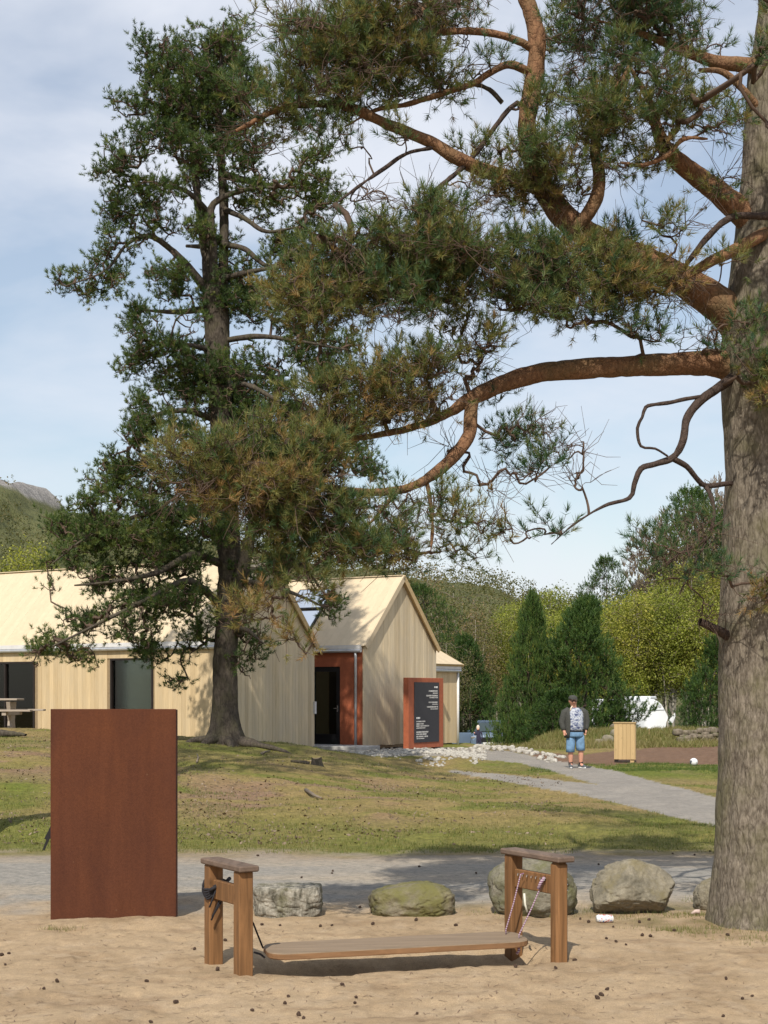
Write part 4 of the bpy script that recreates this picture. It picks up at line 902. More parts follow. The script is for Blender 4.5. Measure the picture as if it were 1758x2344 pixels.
GB, GBL = 'yellow-green birches behind the bank', 'yellow-green spring birch in the wood beyond the grassy bank'
for i, (px, Y, s) in enumerate([(1260, 100, .95), (1310, 106, 1.0), (1360, 98, .95), (1405, 104, 1.08), (1450, 97, 1.02), (1495, 103, 1.1), (1540, 96, .95), (1580, 101, 1.08), (1620, 95, .95), (1660, 100, 1.1), (1285, 97, .75), (1430, 96, .72), (1520, 97, .7), (1600, 96, .72), (1700, 96, 1.0), (1385, 112, 1.1), (1470, 114, 1.15)]):
    plant(protoB[i % 3], px, Y, (s, s, s * (.86 if i % 3 != 2 else .98) * (.92 + .16 * (px > 1480))), GBL, GB)
GR, GRL = 'bare trees behind the birches', 'tall grey tree not yet in leaf above the birches'
for i, (px, Y, s) in enumerate([(1420, 126, .80), (1462, 128, .92), (1500, 126, 1.0), (1535, 124, 1.06), (1572, 127, 1.12), (1610, 122, 1.14), (1648, 124, 1.18), (1690, 124, 1.15)]):
    plant(protoR[i % 2], px, Y, s, GRL, GR, 'bare_tree')
plant(protoP[2], -5.0 / 15.95 * F + CX, 15.95, (1.2, 1.2, 1.8), 'tall pine just outside the left edge whose crown shades the mound', 'tall pines at the back')
GO, GOL = 'olive trees behind the entrance', 'olive-brown budding tree behind the gabled entrance'
for i, (px, Y, s) in enumerate([(930, 88, .92), (985, 92, 1.0), (1040, 95, .98), (1085, 90, .72), (1020, 82, .6), (880, 92, .95), (1060, 104, 1.0), (960, 100, 1.05), (1105, 108, .82)]):
    plant(protoO[i % 2], px, Y, s, GOL, GO, 'budding_tree')
GM = 'trees in the gap behind the conical pines'
GL, GLL = 'trees behind the long roof', 'budding tree rising behind the ridge of the long roof'
for i, (px, Y, s) in enumerate([(20, 78, .80), (62, 84, 1.0), (125, 80, .74), (170, 86, .80), (-40, 82, .9), (235, 88, .78), (320, 92, .78), (100, 94, .85), (420, 96, .78), (520, 98, .75), (620, 96, .72), (760, 95, .68), (830, 93, .70)]):
    plant((protoO[0], protoB[0], protoO[1], protoB[1])[i % 4], px, Y, s, GLL, GL, 'budding_tree')
for i, (px, Y, s) in enumerate([(1125, 112, .92), (1160, 118, .9), (1190, 110, .84), (1225, 116, .95), (1262, 112, .98), (1145, 104, .7)]):
    plant((protoO[0], protoB[0], protoB[1])[i % 3], px, Y, s, 'x', GM, 'budding_tree')
plant(protoO[1], 1095, 90, (.8, .8, .46), 'brownish hedge bush behind the parked car', 'bushes by the car', 'bush')
plant(protoO[0], 1050, 90, (.75, .75, .44), 'brownish bush between the car and the building corner', 'bushes by the car', 'bush')

ORD = ['first', 'second', 'third', 'fourth', 'fifth', 'sixth', 'seventh', 'eighth', 'ninth', 'tenth', 'eleventh', 'twelfth', 'thirteenth', 'fourteenth', 'fifteenth', 'sixteenth', 'seventeenth']
def ordinals(group, text):
    its = sorted([o for o in COL.objects if o.get('group') == group and o.parent is None], key=lambda o: o.location.x / o.location.y)
    for o, w in zip(its, ORD): o['label'] = text % w
ordinals(GB, '%s yellow-green birch from the left in the wood beyond the grassy bank')
ordinals(GR, '%s leafless grey tree from the left above the yellow-green birches')
ordinals(GO, '%s olive-brown budding tree from the left behind the gabled entrance')
ordinals(GM, '%s budding tree from the left in the gap behind the conical pines')
ordinals(GL, '%s budding tree from the left rising behind the long roof')

# wooded slope of the hills: one far-off mass
def far_wood():
    rng = np.random.default_rng(77); A = []
    rows, cols = HV.shape[:2]
    for k in range(7000):
        r = rng.integers(2, rows - 2); c = rng.integers(1, cols - 1); p = HV[r, c] + rng.normal(0, 2, 3)
        if r > rows * .6 and p[0] < -60 and rng.random() < .97: continue
        A.append(p)
    A = np.array(A); h = rng.uniform(2.0, 4.5, len(A)); base = A.copy(); P = []; T = []
    for j in range(26):
        v = norm(rng.normal(0, 1, (len(A), 3))); P.append(base + v * (h * .45)[:, None] + np.stack([0 * h, 0 * h, h * .6], 1)); T.append(.35 + .3 * fbm(A[:, 0] * .05, A[:, 1] * .05, 0, 5, 3) + rng.normal(0, .1, len(A)))
    P = np.vstack(P); T = np.clip(np.concatenate(T), 0, 1)
    o = leaves('far_wood', P, T, rng, 1, .1, .24, M['leaf_olive'], None); tag(o, 'far wooded slope of the hill', None, None, 'stuff')
far_wood()

# ------------------------------------------------------------------ timber building
a_ = R(32); U = np.array([-math.cos(a_), math.sin(a_), 0.0]); V_ = np.array([math.sin(a_), math.cos(a_), 0.0]); Zv = np.array([0, 0, 1.0])
NU, NV = -V_, -U                                                     # outward normals of long walls and of gables facing us
FLOOR = 0.2
Ac = np.array([-1.94, 41.0, 0]); W1 = 4.2; Cc = Ac - W1 * V_
Bc = np.array([-0.598, 41.5, 0]); W2 = 4.07; Dc = Bc + W2 * V_
bld = empty('timber_building', (Cc[0], Cc[1], 0.0), 'pale new timber building with steep gables and terracotta entrance', 'building')
BW = 0.148
def wall_boards(parent, O, d, n, length, z0, ztop, mat, openings=(), name='board', seed=1, bw=BW):
    rg = np.random.default_rng(seed); k = int(length / bw); bwx = length / k
    for i in range(k):
        t0, t1 = i * bwx + .0012, (i + 1) * bwx - .0012; dep = rg.uniform(.0, .005)
        segs = [(z0 + rg.uniform(-.012, .012), None)]
        for (o0, o1, oz0, oz1) in openings:
            if t1 > o0 + .02 and t0 < o1 - .02:
                segs = []
                if oz0 > z0 + .1: segs.append((z0, oz0))
                segs.append((oz1, None))
        for (s0, s1) in segs:
            za, zb = (ztop(t0), ztop(t1)) if s1 is None else (s1, s1)
            P = []
            for off in (0.0, .022 + dep):
                for (t, z) in ((t0, s0), (t1, s0), (t1, zb), (t0, za)): P.append(O + d * t + Zv * z + n * off)
            bv = .003                                                # chamfered front edges
            fr = [P[4] + d * bv, P[5] - d * bv, P[6] - d * bv, P[7] + d * bv]
            md = [p - n * bv for p in P[4:8]]
            v = P[:4] + md + fr
            mesh_obj(name, v, [(0, 3, 2, 1), (0, 1, 5, 4), (1, 2, 6, 5), (2, 3, 7, 6), (3, 0, 4, 7), (4, 5, 9, 8), (5, 6, 10, 9), (6, 7, 11, 10), (7, 4, 8, 11), (8, 9, 10, 11)], mat, parent)
def prism(name, pts2, O, d, n, t0, t1, mat, parent):
    """polygon pts2 in (n-ish across axis, z) extruded along d"""
    k = len(pts2); v = [O + d * t + n * a + Zv * z for t in (t0, t1) for (a, z) in pts2]
    f = [tuple(range(k))[::-1], tuple(range(k, 2 * k))] + [(i, (i + 1) % k, k + (i + 1) % k, k + i) for i in range(k)]
    return mesh_obj(name, v, f, mat, parent)
EV1, RG1, LEN1 = 2.98, 5.2, 11.5
wins1 = [(2.15, 3.63, .22, 2.60), (6.40, 10.0, .22, 2.55)]
# solid core set just behind the cladding, with rooms behind the windows left open
core = MB()
def wallslab(O, d, n, t0, t1, z0, z1, th=.16): core.box(O + d * (t0 + t1) / 2 - n * th / 2 + Zv * (z0 + z1) / 2, (d, n, Zv), ((t1 - t0) / 2, th / 2, (z1 - z0) / 2))
for t0, t1 in ((0.02, 2.15), (3.63, 6.40), (10.0, LEN1)): wallslab(Cc, U, NU, t0, t1, .02, EV1)
for (t0, t1, z0, z1) in wins1: wallslab(Cc, U, NU, t0, t1, z1, EV1); wallslab(Cc, U, NU, t0, t1, .02, z0)
core.build('wall', M['backing'], bld)
lw = [o for o in bld.children if o.name.startswith('wall')][0]; lw.name = 'long_wall'
wall_boards(lw, Cc, U, NU, LEN1, .10, lambda t: EV1, M['board'], wins1, seed=2)
gab = prism('gable_wall', [(0.02, .02), (W1 - .02, .02), (W1 - .02, EV1), (W1 / 2, RG1 - .05), (.02, EV1)], Cc, NV, V_, -.16, 0.0, M['backing'], bld)
wall_boards(gab, Cc, V_, NV, W1, .10, lambda t: EV1 + (RG1 - EV1) * (1 - abs(t - W1 / 2) / (W1 / 2)) - .02, M['gable_board'], seed=3)
prism('back_wall', [(W1 - .16, .02), (W1, .02), (W1, EV1)], Cc, U, V_, 0.2, LEN1, M['backing'], bld)
prism('end_wall', [(0.0, .02), (W1, .02), (W1, EV1), (W1 / 2, RG1), (0, EV1)], Cc, U, V_, LEN1, LEN1 + .1, M['backing'], bld)

def roof_side(parent, O, along, across, tspan, eave, ridge, half, mat, name='roof_board', bw=.21, over=.06, lift=.05, seed=4):
    """boards run from ridge to eave; O at wall top line"""
    rg = np.random.default_rng(seed); k = int((tspan[1] - tspan[0]) / bw); w = (tspan[1] - tspan[0]) / k
    sl = norm(across * half + Zv * (ridge - eave)); nrm = norm(np.cross(sl, along)); nrm = nrm if nrm[2] > 0 else -nrm
    L_ = math.hypot(half, ridge - eave)
    for i in range(k):
        c = O + along * (tspan[0] + (i + .5) * w) + Zv * eave + sl * ((L_ - over) / 2) + nrm * (lift + rg.uniform(0, .002))
        MB().box(c, (along, sl, nrm), (w / 2 - .0008, (L_ + over) / 2, .012)).build(name, mat, parent)
def roof(parent_name, O, along, across, tspan, eave, ridge, width, bw=.21, seed=4, near_only=False):
    sl = norm(across * width / 2 + Zv * (ridge - eave)); n1 = norm(np.cross(along, sl)); n1 = n1 if n1[2] > 0 else -n1
    slb = MB()
    P = [O + along * t + across * a + Zv * z for t in tspan for (a, z) in ((-.04, eave - .04), (width / 2, ridge), (width + .04, eave - .04), (width / 2, ridge - .10), )]
    slb.add(P, [(0, 1, 5, 4), (1, 2, 6, 5), (2, 3, 7, 6), (3, 0, 4, 7), (0, 3, 1), (1, 3, 2), (4, 5, 7), (5, 6, 7)])
    r = slb.build(parent_name, M['trim'], bld)
    roof_side(r, O, along, across, tspan, eave, ridge, width / 2, M['roof_board'], bw=bw, seed=seed)
    roof_side(r, O + across * width, along, -across, tspan, eave, ridge, width / 2, M['roof_board'], bw=bw * 2.5, seed=seed + 1)
    MB().box(O + along * sum(tspan) / 2 + across * width / 2 + Zv * (ridge + .075), (along, across, Zv), ((tspan[1] - tspan[0]) / 2 + .01, .09, .012)).build('ridge_cap', M['roof_board'], r)
    return r
r1 = roof('roof', Cc, U, V_, (-.10, LEN1 + .1), EV1, RG1, W1, seed=5)
def rake(parent, O, across, along, width, eave, ridge, t, mat=None):
    for a0, a1 in ((0, width / 2), (width, width / 2)):
        p0 = O + along * t + across * a0 + Zv * (eave - .02); p1 = O + along * t + across * a1 + Zv * (ridge - .0)
        d = norm(p1 - p0); Lh = np.linalg.norm(p1 - p0) / 2; n = norm(np.cross(d, along))
        MB().box((p0 + p1) / 2, (d, along, n), (Lh + .03, .022, .075)).build('barge_board', M['roof_board'] if a0 == 0 else M['trim'], parent)
rake(r1, Cc, V_, U, W1, EV1, RG1, -.125)
def gutter(parent, p0, d, n, length, z):
    c = p0 + d * length / 2 + n * .085 + Zv * z
    MB().box(c + Zv * .07, (d, n, Zv), (length / 2, .055, .055)).build('flashing', M['flash'], parent)
    MB().tube(np.array([p0 + n * .09 + Zv * (z - .03), p0 + d * length + n * .09 + Zv * (z - .03)]), .055, 10).build('gutter', M['zinc'], parent)
gutter(r1, Cc, U, NU, LEN1, EV1 - .10)

def window(t0, t1, z0, z1, O, d, n, mull=()):
    wroot = MB(); fw = .055
    for c, h in ((((t0 + fw / 2), (z0 + z1) / 2), (fw / 2, (z1 - z0) / 2)), (((t1 - fw / 2), (z0 + z1) / 2), (fw / 2, (z1 - z0) / 2)),
                 (((t0 + t1) / 2, z0 + fw / 2), ((t1 - t0) / 2 - fw - .001, fw / 2)), (((t0 + t1) / 2, z1 - fw / 2), ((t1 - t0) / 2 - fw - .001, fw / 2))):
        wroot.box(O + d * c[0] + Zv * c[1] - n * .045, (d, n, Zv), (h[0], .075, h[1]))
    for m_ in mull: wroot.box(O + d * m_ + Zv * (z0 + z1) / 2 - n * .04, (d, n, Zv), (.03, .06, (z1 - z0) / 2 - fw - .001))
    w = wroot.build('window', M['dark_frame'], bld)
    edges = [t0 + fw] + [e for m_ in mull for e in (m_ - .03, m_ + .03)] + [t1 - fw]
    for e0, e1 in zip(edges[::2], edges[1::2]):
        MB().box(O + d * (e0 + e1) / 2 + Zv * (z0 + z1) / 2 - n * .05, (d, n, Zv), ((e1 - e0) / 2, .006, (z1 - z0) / 2 - fw)).build('pane', M['glass'], w)
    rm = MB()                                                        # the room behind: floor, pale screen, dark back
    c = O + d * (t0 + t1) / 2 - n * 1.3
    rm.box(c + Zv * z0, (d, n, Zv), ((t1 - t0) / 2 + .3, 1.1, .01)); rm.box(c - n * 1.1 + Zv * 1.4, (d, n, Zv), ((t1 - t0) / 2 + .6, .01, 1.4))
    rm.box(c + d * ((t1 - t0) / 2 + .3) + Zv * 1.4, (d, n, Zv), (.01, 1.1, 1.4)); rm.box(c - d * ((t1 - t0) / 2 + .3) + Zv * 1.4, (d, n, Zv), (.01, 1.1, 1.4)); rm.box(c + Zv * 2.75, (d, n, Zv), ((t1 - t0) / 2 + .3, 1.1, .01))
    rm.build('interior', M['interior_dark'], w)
    return w
w1 = window(*wins1[0], Cc, U, NU)
MB().box(Cc + U * 2.95 - NU * .38 + Zv * 1.35, (U, NU, Zv), (.62, .01, 1.1)).build('screen', M['interior'], w1)
w2 = window(*wins1[1], Cc, U, NU, (7.55, 8.7))
MB().box(Cc + U * 7.95 - NU * .38 + Zv * 1.35, (U, NU, Zv), (.5, .01, 1.1)).build('screen', M['interior'], w2)

# entrance block
EV2, RG2, LEN2 = 3.0, 5.03, 5.2
gab2 = prism('gable_wall', [(0.02, .12), (W2 - .02, .12), (W2 - .02, EV2), (W2 / 2, RG2 - .05), (.02, EV2)], Bc, NV, V_, -.16, 0.0, M['backing'], bld)
wall_boards(gab2, Bc, V_, NV, W2, .20, lambda t: EV2 + (RG2 - EV2) * (1 - abs(t - W2 / 2) / (W2 / 2)) - .02, M['gable_board'], seed=6)
er = MB()
DT0, DT1, DZ1 = .76, 1.80, 2.43
er.box(Bc + U * DT0 / 2 - NU * .06 + Zv * (.2 + EV2) / 2, (U, NU, Zv), (DT0 / 2 - .001, .06, (EV2 - .2) / 2))
er.box(Bc + U * (DT0 + LEN2) / 2 - NU * .06 + Zv * (DZ1 + EV2) / 2, (U, NU, Zv), ((LEN2 - DT0) / 2, .06, (EV2 - DZ1) / 2))
er.box(Bc + U * (DT1 + LEN2) / 2 - NU * .06 + Zv * (.2 + DZ1) / 2, (U, NU, Zv), ((LEN2 - DT1) / 2, .06, (DZ1 - .2) / 2 - .001))
er.build('entrance_wall', M['terracotta'], bld)
prism('back_wall', [(W2 - .16, .02), (W2, .02), (W2, EV2)], Bc, U, V_, 0.2, LEN2, M['backing'], bld)
r2 = roof('roof', Bc, U, V_, (-.10, LEN2), EV2, RG2, W2, seed=8)
rake(r2, Bc, V_, U, W2, EV2, RG2, -.125)
gutter(r2, Bc, U, NU, LEN2, EV2 - .10)
MB().tube(np.array([Bc + U * .20 + NU * .06 + Zv * (EV2 - .15), Bc + U * .20 + NU * .05 + Zv * (EV2 - .3), Bc + U * .20 + NU * .05 + Zv * .22]), .04, 10).build('downpipe', M['zinc'], bld, True)
dr = MB(); dw = DT1 - DT0; dz0 = .24
for c, h in (((DT0 + .07, 1.33), (.07, 1.09)), ((DT1 - .07, 1.33), (.07, 1.09)), (((DT0 + DT1) / 2, DZ1 - .07), (dw / 2 - .141, .07)), (((DT0 + DT1) / 2, dz0 + .14), (dw / 2 - .141, .14))):
    dr.box(Bc + U * c[0] - NU * .07 + Zv * c[1], (U, NU, Zv), (h[0], .045, h[1]))
door = dr.build('door', M['black'], bld)
MB().box(Bc + U * (DT0 + DT1) / 2 - NU * .08 + Zv * 1.35, (U, NU, Zv), (dw / 2 - .14, .006, .97)).build('pane', M['glass'], door)
hd = MB(); hp = Bc + U * (DT0 + .09) - NU * .02 + Zv * 1.25
hd.box(hp + U * .045 + NU * .03, (U, NU, Zv), (.065, .012, .012)); hd.box(hp + NU * .005, (U, NU, Zv), (.02, .012, .09)); hd.build('handle', M['chrome'], door)
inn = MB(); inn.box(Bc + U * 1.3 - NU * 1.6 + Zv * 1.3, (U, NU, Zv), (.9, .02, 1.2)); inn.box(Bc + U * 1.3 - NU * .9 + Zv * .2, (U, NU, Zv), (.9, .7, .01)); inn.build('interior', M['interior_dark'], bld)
MB().box(Bc + U * 1.12 - NU * .9 + Zv * 1.2, (U, NU, Zv), (.16, .02, .85)).build('interior_panel', M['terracotta'], bld)
MB().box(Ac + NV * .06 + V_ * -.03 + Zv * 1.28, (V_, NV, Zv), (.035, .03, .17)).build('card_reader', M['flash'], bld)
# skylights on the entrance roof
sl2 = norm(V_ * W2 / 2 + Zv * (RG2 - EV2)); nn2 = norm(np.cross(sl2, U)); nn2 = nn2 if nn2[2] > 0 else -nn2
for s0, s1 in ((.62, 1.45), (1.52, 2.4)):
    sk = MB().box(Bc + U * 2.65 + Zv * EV2 + sl2 * (s0 + s1) / 2 + nn2 * .10, (U, sl2, nn2), (.62, (s1 - s0) / 2, .03)).build('skylight', M['black'], bld)
    MB().box(Bc + U * 2.65 + Zv * EV2 + sl2 * (s0 + s1) / 2 + nn2 * .134, (U, sl2, nn2), (.57, (s1 - s0) / 2 - .045, .003)).build('pane', M['skyglass'], sk)
# rear wing: eave towards us along the gable direction
Ec = Dc + U * .6; W3L = 2.35; EV3 = 2.52
wing = MB(); wing.box(Ec + V_ * W3L / 2 + U * .9 + Zv * (EV3 / 2 + .05), (V_, U, Zv), (W3L / 2, .88, EV3 / 2 - .05)); wl = wing.build('wing_wall', M['backing'], bld)
wall_boards(wl, Ec, V_, NV, W3L, .10, lambda t: EV3, M['board'], seed=9)
rw = MB(); d3 = norm(U * 1.8 + Zv * .95); n3 = norm(np.cross(V_, d3)); n3 = n3 if n3[2] > 0 else -n3
rw.box(Ec + V_ * (W3L / 2 + .05) + U * .75 + Zv * (EV3 + .52), (V_, d3, n3), (W3L / 2 + .16, 1.05, .03)); rwo = rw.build('wing_roof', M['trim'], bld)
for i in range(11):
    MB().box(Ec + V_ * (-.1 + .228 * (i + .5)) + U * .75 + Zv * (EV3 + .52) + n3 * .045, (V_, d3, n3), (.112, 1.07, .012)).build('roof_board', M['roof_board'], rwo)
gutter(rwo, Ec - V_ * .1, V_, NV, W3L + .2, EV3 - .10)
MB().tube(np.array([Ec + V_ * (W3L + .03) + NV * .05 + Zv * (EV3 - .1), Ec + V_ * (W3L + .03) + NV * .05 + Zv * (-.05)]), .04, 10).build('downpipe', M['flash'], bld, True)
# plinth and doorstep
pl = MB(); pl.box(Bc + V_ * 2.0 - NV * .25 + Zv * 0.03, (V_, NV, Zv), (2.0, .2, .14)); pl.box(Cc + V_ * 2.1 - NV * .3 + Zv * -.05, (V_, NV, Zv), (2.0, .2, .13)); pl.build('plinth', M['interior_dark'], bld)
st = MB(); st.bbox(Bc + U * .55 + NU * .62 + Zv * .09, (U, NU, Zv), (1.15, .60, .14), .02); st.build('doorstep', M['concrete'], bld)

# ------------------------------------------------------------------ sign pillar in front of the gable
S0 = np.array([.675, 41.0, 0]); SW, ST, SZ0, SZ1 = 1.945, .17, .06, 2.11
sg = empty('sign_pillar', (S0[0], S0[1], .06), 'terracotta sign pillar with dark lettered panel in front of the gable', 'sign')
MB().bbox(S0 + V_ * SW / 2 + U * ST / 2 + Zv * (SZ0 + .08 + SZ1) / 2, (V_, U, Zv), (SW / 2, ST / 2, (SZ1 - SZ0 - .08) / 2), .008).build('pillar', M['terracotta'], sg)
f_ = MB(); f_.box(S0 + V_ * .25 + U * ST / 2 + Zv * (SZ0 + .04 - .1), (V_, U, Zv), (.15, .06, .14)); f_.box(S0 + V_ * (SW - .3) + U * ST / 2 + Zv * (SZ0 + .04 - .1), (V_, U, Zv), (.15, .06, .14)); f_.build('foot', M['black'], sg)
p0x, p1x = .30, SW - .28; pz0, pz1 = .30, SZ1 - .125
M['panel'] = mat_simple('anthracite_panel', (0.030, 0.029, 0.034), 0.55, 0.1)
pn = MB().box(S0 + V_ * (p0x + p1x) / 2 + NV * .008 + Zv * (pz0 + pz1) / 2, (V_, U, Zv), ((p1x - p0x) / 2, .01, (pz1 - pz0) / 2)).build('panel', M['panel'], sg)
def lettering(bold):
    rg = random.Random(4); mb = MB(); PH, PW = pz1 - pz0, p1x - p0x
    y0_, y1_, xl, xr, wtot = 215, 2226, 165, 865, 800
    rows = [(345, 410, 120, 1, 1), (480, 535, 300, 1, 0), (560, 600, 165, 1, 0), (635, 695, 385, 1, 0), (715, 750, 280, 1, 0), (865, 915, 305, 1, 0), (940, 970, 190, 1, 0), (1015, 1070, 360, 1, 0), (1100, 1130, 245, 1, 0),
            (1375, 1440, 125, 0, 1), (1500, 1550, 300, 0, 0), (1580, 1630, 240, 0, 0), (1650, 1700, 405, 0, 0), (1725, 1760, 290, 0, 0), (1850, 1905, 385, 0, 0), (1925, 1975, 330, 0, 0), (2000, 2055, 385, 0, 0), (2080, 2110, 255, 0, 0)]
    for (ya, yb, w, right, bd) in rows:
        if bd != bold: continue
        hgt = (yb - ya) / (y1_ - y0_) * PH * .85; zc = pz1 - ((ya + yb) / 2 - y0_) / (y1_ - y0_) * PH
        wid = w / wtot * PW; t0 = p0x + ((xr - w if right else xl) - 105) / wtot * PW; t = t0; lw_ = hgt * .62; sw = hgt * (.24 if bd else .2)
        while t + lw_ * .7 < t0 + wid:
            def stroke(cx, cz, hx, hz_): mb.box(S0 + V_ * (t + cx * lw_) + NV * .020 + Zv * (zc + cz * hgt), (V_, U, Zv), (hx * lw_, .002, hz_ * hgt))
            kind = rg.randint(0, 5)
            if kind != 5: stroke(.15, 0, .13, .5)
            if kind in (0, 2, 4): stroke(.66, 0, .12, .5)
            if kind in (0, 1, 3): stroke(.42, .40, .14, .1)
            if kind in (1, 3, 4): stroke(.42, -.40, .14, .1)
            if kind in (1, 2): stroke(.42, 0, .14, .09)
            if kind == 5: stroke(.4, .4, .38, .1); stroke(.4, -.05, .13, .34)
            t += lw_ * (1.0 if rg.random() > .12 else 1.6)
    return mb
lettering(1).build('heading', M['white'], pn); lettering(0).build('lettering', mat_simple('grey_lettering', (0.52, 0.51, 0.49), 0.6, 0.05), pn)

# ------------------------------------------------------------------ rusty steel panel
PY = 11.1; x0, x1 = (116 - CX) * PY / F, (403 - CX) * PY / F; pzt = 1.576
cp = empty('steel_panel', ((x0 + x1) / 2, PY, 0), 'upright rust-brown steel panel standing in the sand', 'panel')
X3, Y3 = np.array([1.0, 0, 0]), np.array([0, 1.0, 0])
MB().bbox(((x0 + x1) / 2, PY, pzt / 2 - .04), (X3, Y3, Zv), ((x1 - x0) / 2, .006, pzt / 2 + .04), .002).build('face_plate', M['corten'], cp)
for s in (x0 + .006, x1 - .006): MB().bbox((s, PY + .05, pzt / 2 - .04), (X3, Y3, Zv), (.005, .043, pzt / 2 + .035), .002).build('side_flange', M['corten'], cp)
MB().bbox(((x0 + x1) / 2, PY + .05, pzt - .008), (X3, Y3, Zv), ((x1 - x0) / 2 - .012, .043, .005), .002).build('top_flange', M['corten'], cp)
# black pointed thing sticking out behind the panel
bh = MB(); q = lambda px, py, dy=0: at(px, py, PY + .06 + dy)
for dy in (0, .012): pass
poly = [(118, 1886), (101, 1920.5), (106, 1921.5), (97.5, 1945), (102, 1947), (114, 1920), (118, 1921)]
vv = [q(*p) for p in poly] + [q(*p, .014) for p in poly]; k = len(poly)
bh.add(vv, [tuple(range(k)), tuple(range(k, 2 * k))[::-1]] + [(i, k + i, k + (i + 1) % k, (i + 1) % k) for i in range(k)])
MB2 = bh.build('black_lever', M['black'], None, loc=q(112, 1921)); tag(MB2, 'small black barbed point poking out behind the rusty panel', 'lever')
tf = MB(); rg = np.random.default_rng(3)

# ------------------------------------------------------------------ low timber frames and the plank hung between them
def frame(name, label, near, far, ztop, rounded, seed):
    near, far = np.array([*near, 0.]), np.array([*far, 0.]); d = norm(far - near); n = np.array([d[1], -d[0], 0])
    rt = empty(name, ((near + far) / 2)[:2].tolist() + [0], label, 'trestle', 'low timber trestles')
    for p in (near, far):
        zb = hz(p[0], p[1]) - .08
        mb = MB()
        if rounded and p is near: mb.bbox(p + Zv * (zb + ztop - .04) / 2, (n, d, Zv), (.047, .044, (ztop - .04 - zb) / 2), .018)
        else: mb.bbox(p + Zv * (zb + ztop - .04) / 2, (n, d, Zv), (.047, .042, (ztop - .04 - zb) / 2), .006)
        mb.build('post', M['bench_wood'], rt)
    ov = .075
    mb = MB(); mb.bbox((near + far) / 2 + Zv * (ztop - .02) + n * .006, (d, n, Zv), (np.linalg.norm(far - near) / 2 + ov, .066, .0185), .008 if not rounded else .014); mb.build('cap', M['bench_top'], rt)
    mb = MB(); mb.bbox((near + far) / 2 + Zv * (ztop - .19), (d, n, Zv), (np.linalg.norm(far - near) / 2 - .043, .022, .060), .005); rl = mb.build('rail', M['bench_wood'], rt)
    bl_ = MB()
    for k in range(3): bl_.tube(np.array([near + n * .0475 + d * -.02 + Zv * (ztop - .15 - .035 * k), near + n * .051 + d * -.02 + Zv * (ztop - .15 - .035 * k)]), .006, 8)
    bl_.build('screw', M['chrome'], rt)
    if rounded:
        for k in range(7):
            c = (near + far) / 2 + d * (-.15 + .05 * k) + Zv * (ztop - .155) - n * .026
            MB().tube(np.array([c, c - n * .012, c - n * .012 - Zv * .012]), .0035, 6).build('hook', M['chrome'], rt)
    return rt, near, far, d, n
ZT = .665
fl, nl, fa, dl, nl_ = frame('trestle', 'left low timber trestle of two posts with black rope wound on its far post', (-.845, 8.92), (-1.065, 9.29), ZT, False, 1)
fr, nr_, fr_, d_r, n_r = frame('trestle', 'right low timber trestle of two posts with striped ropes on its rail', (1.11, 9.42), (.86, 9.86), ZT, True, 2)
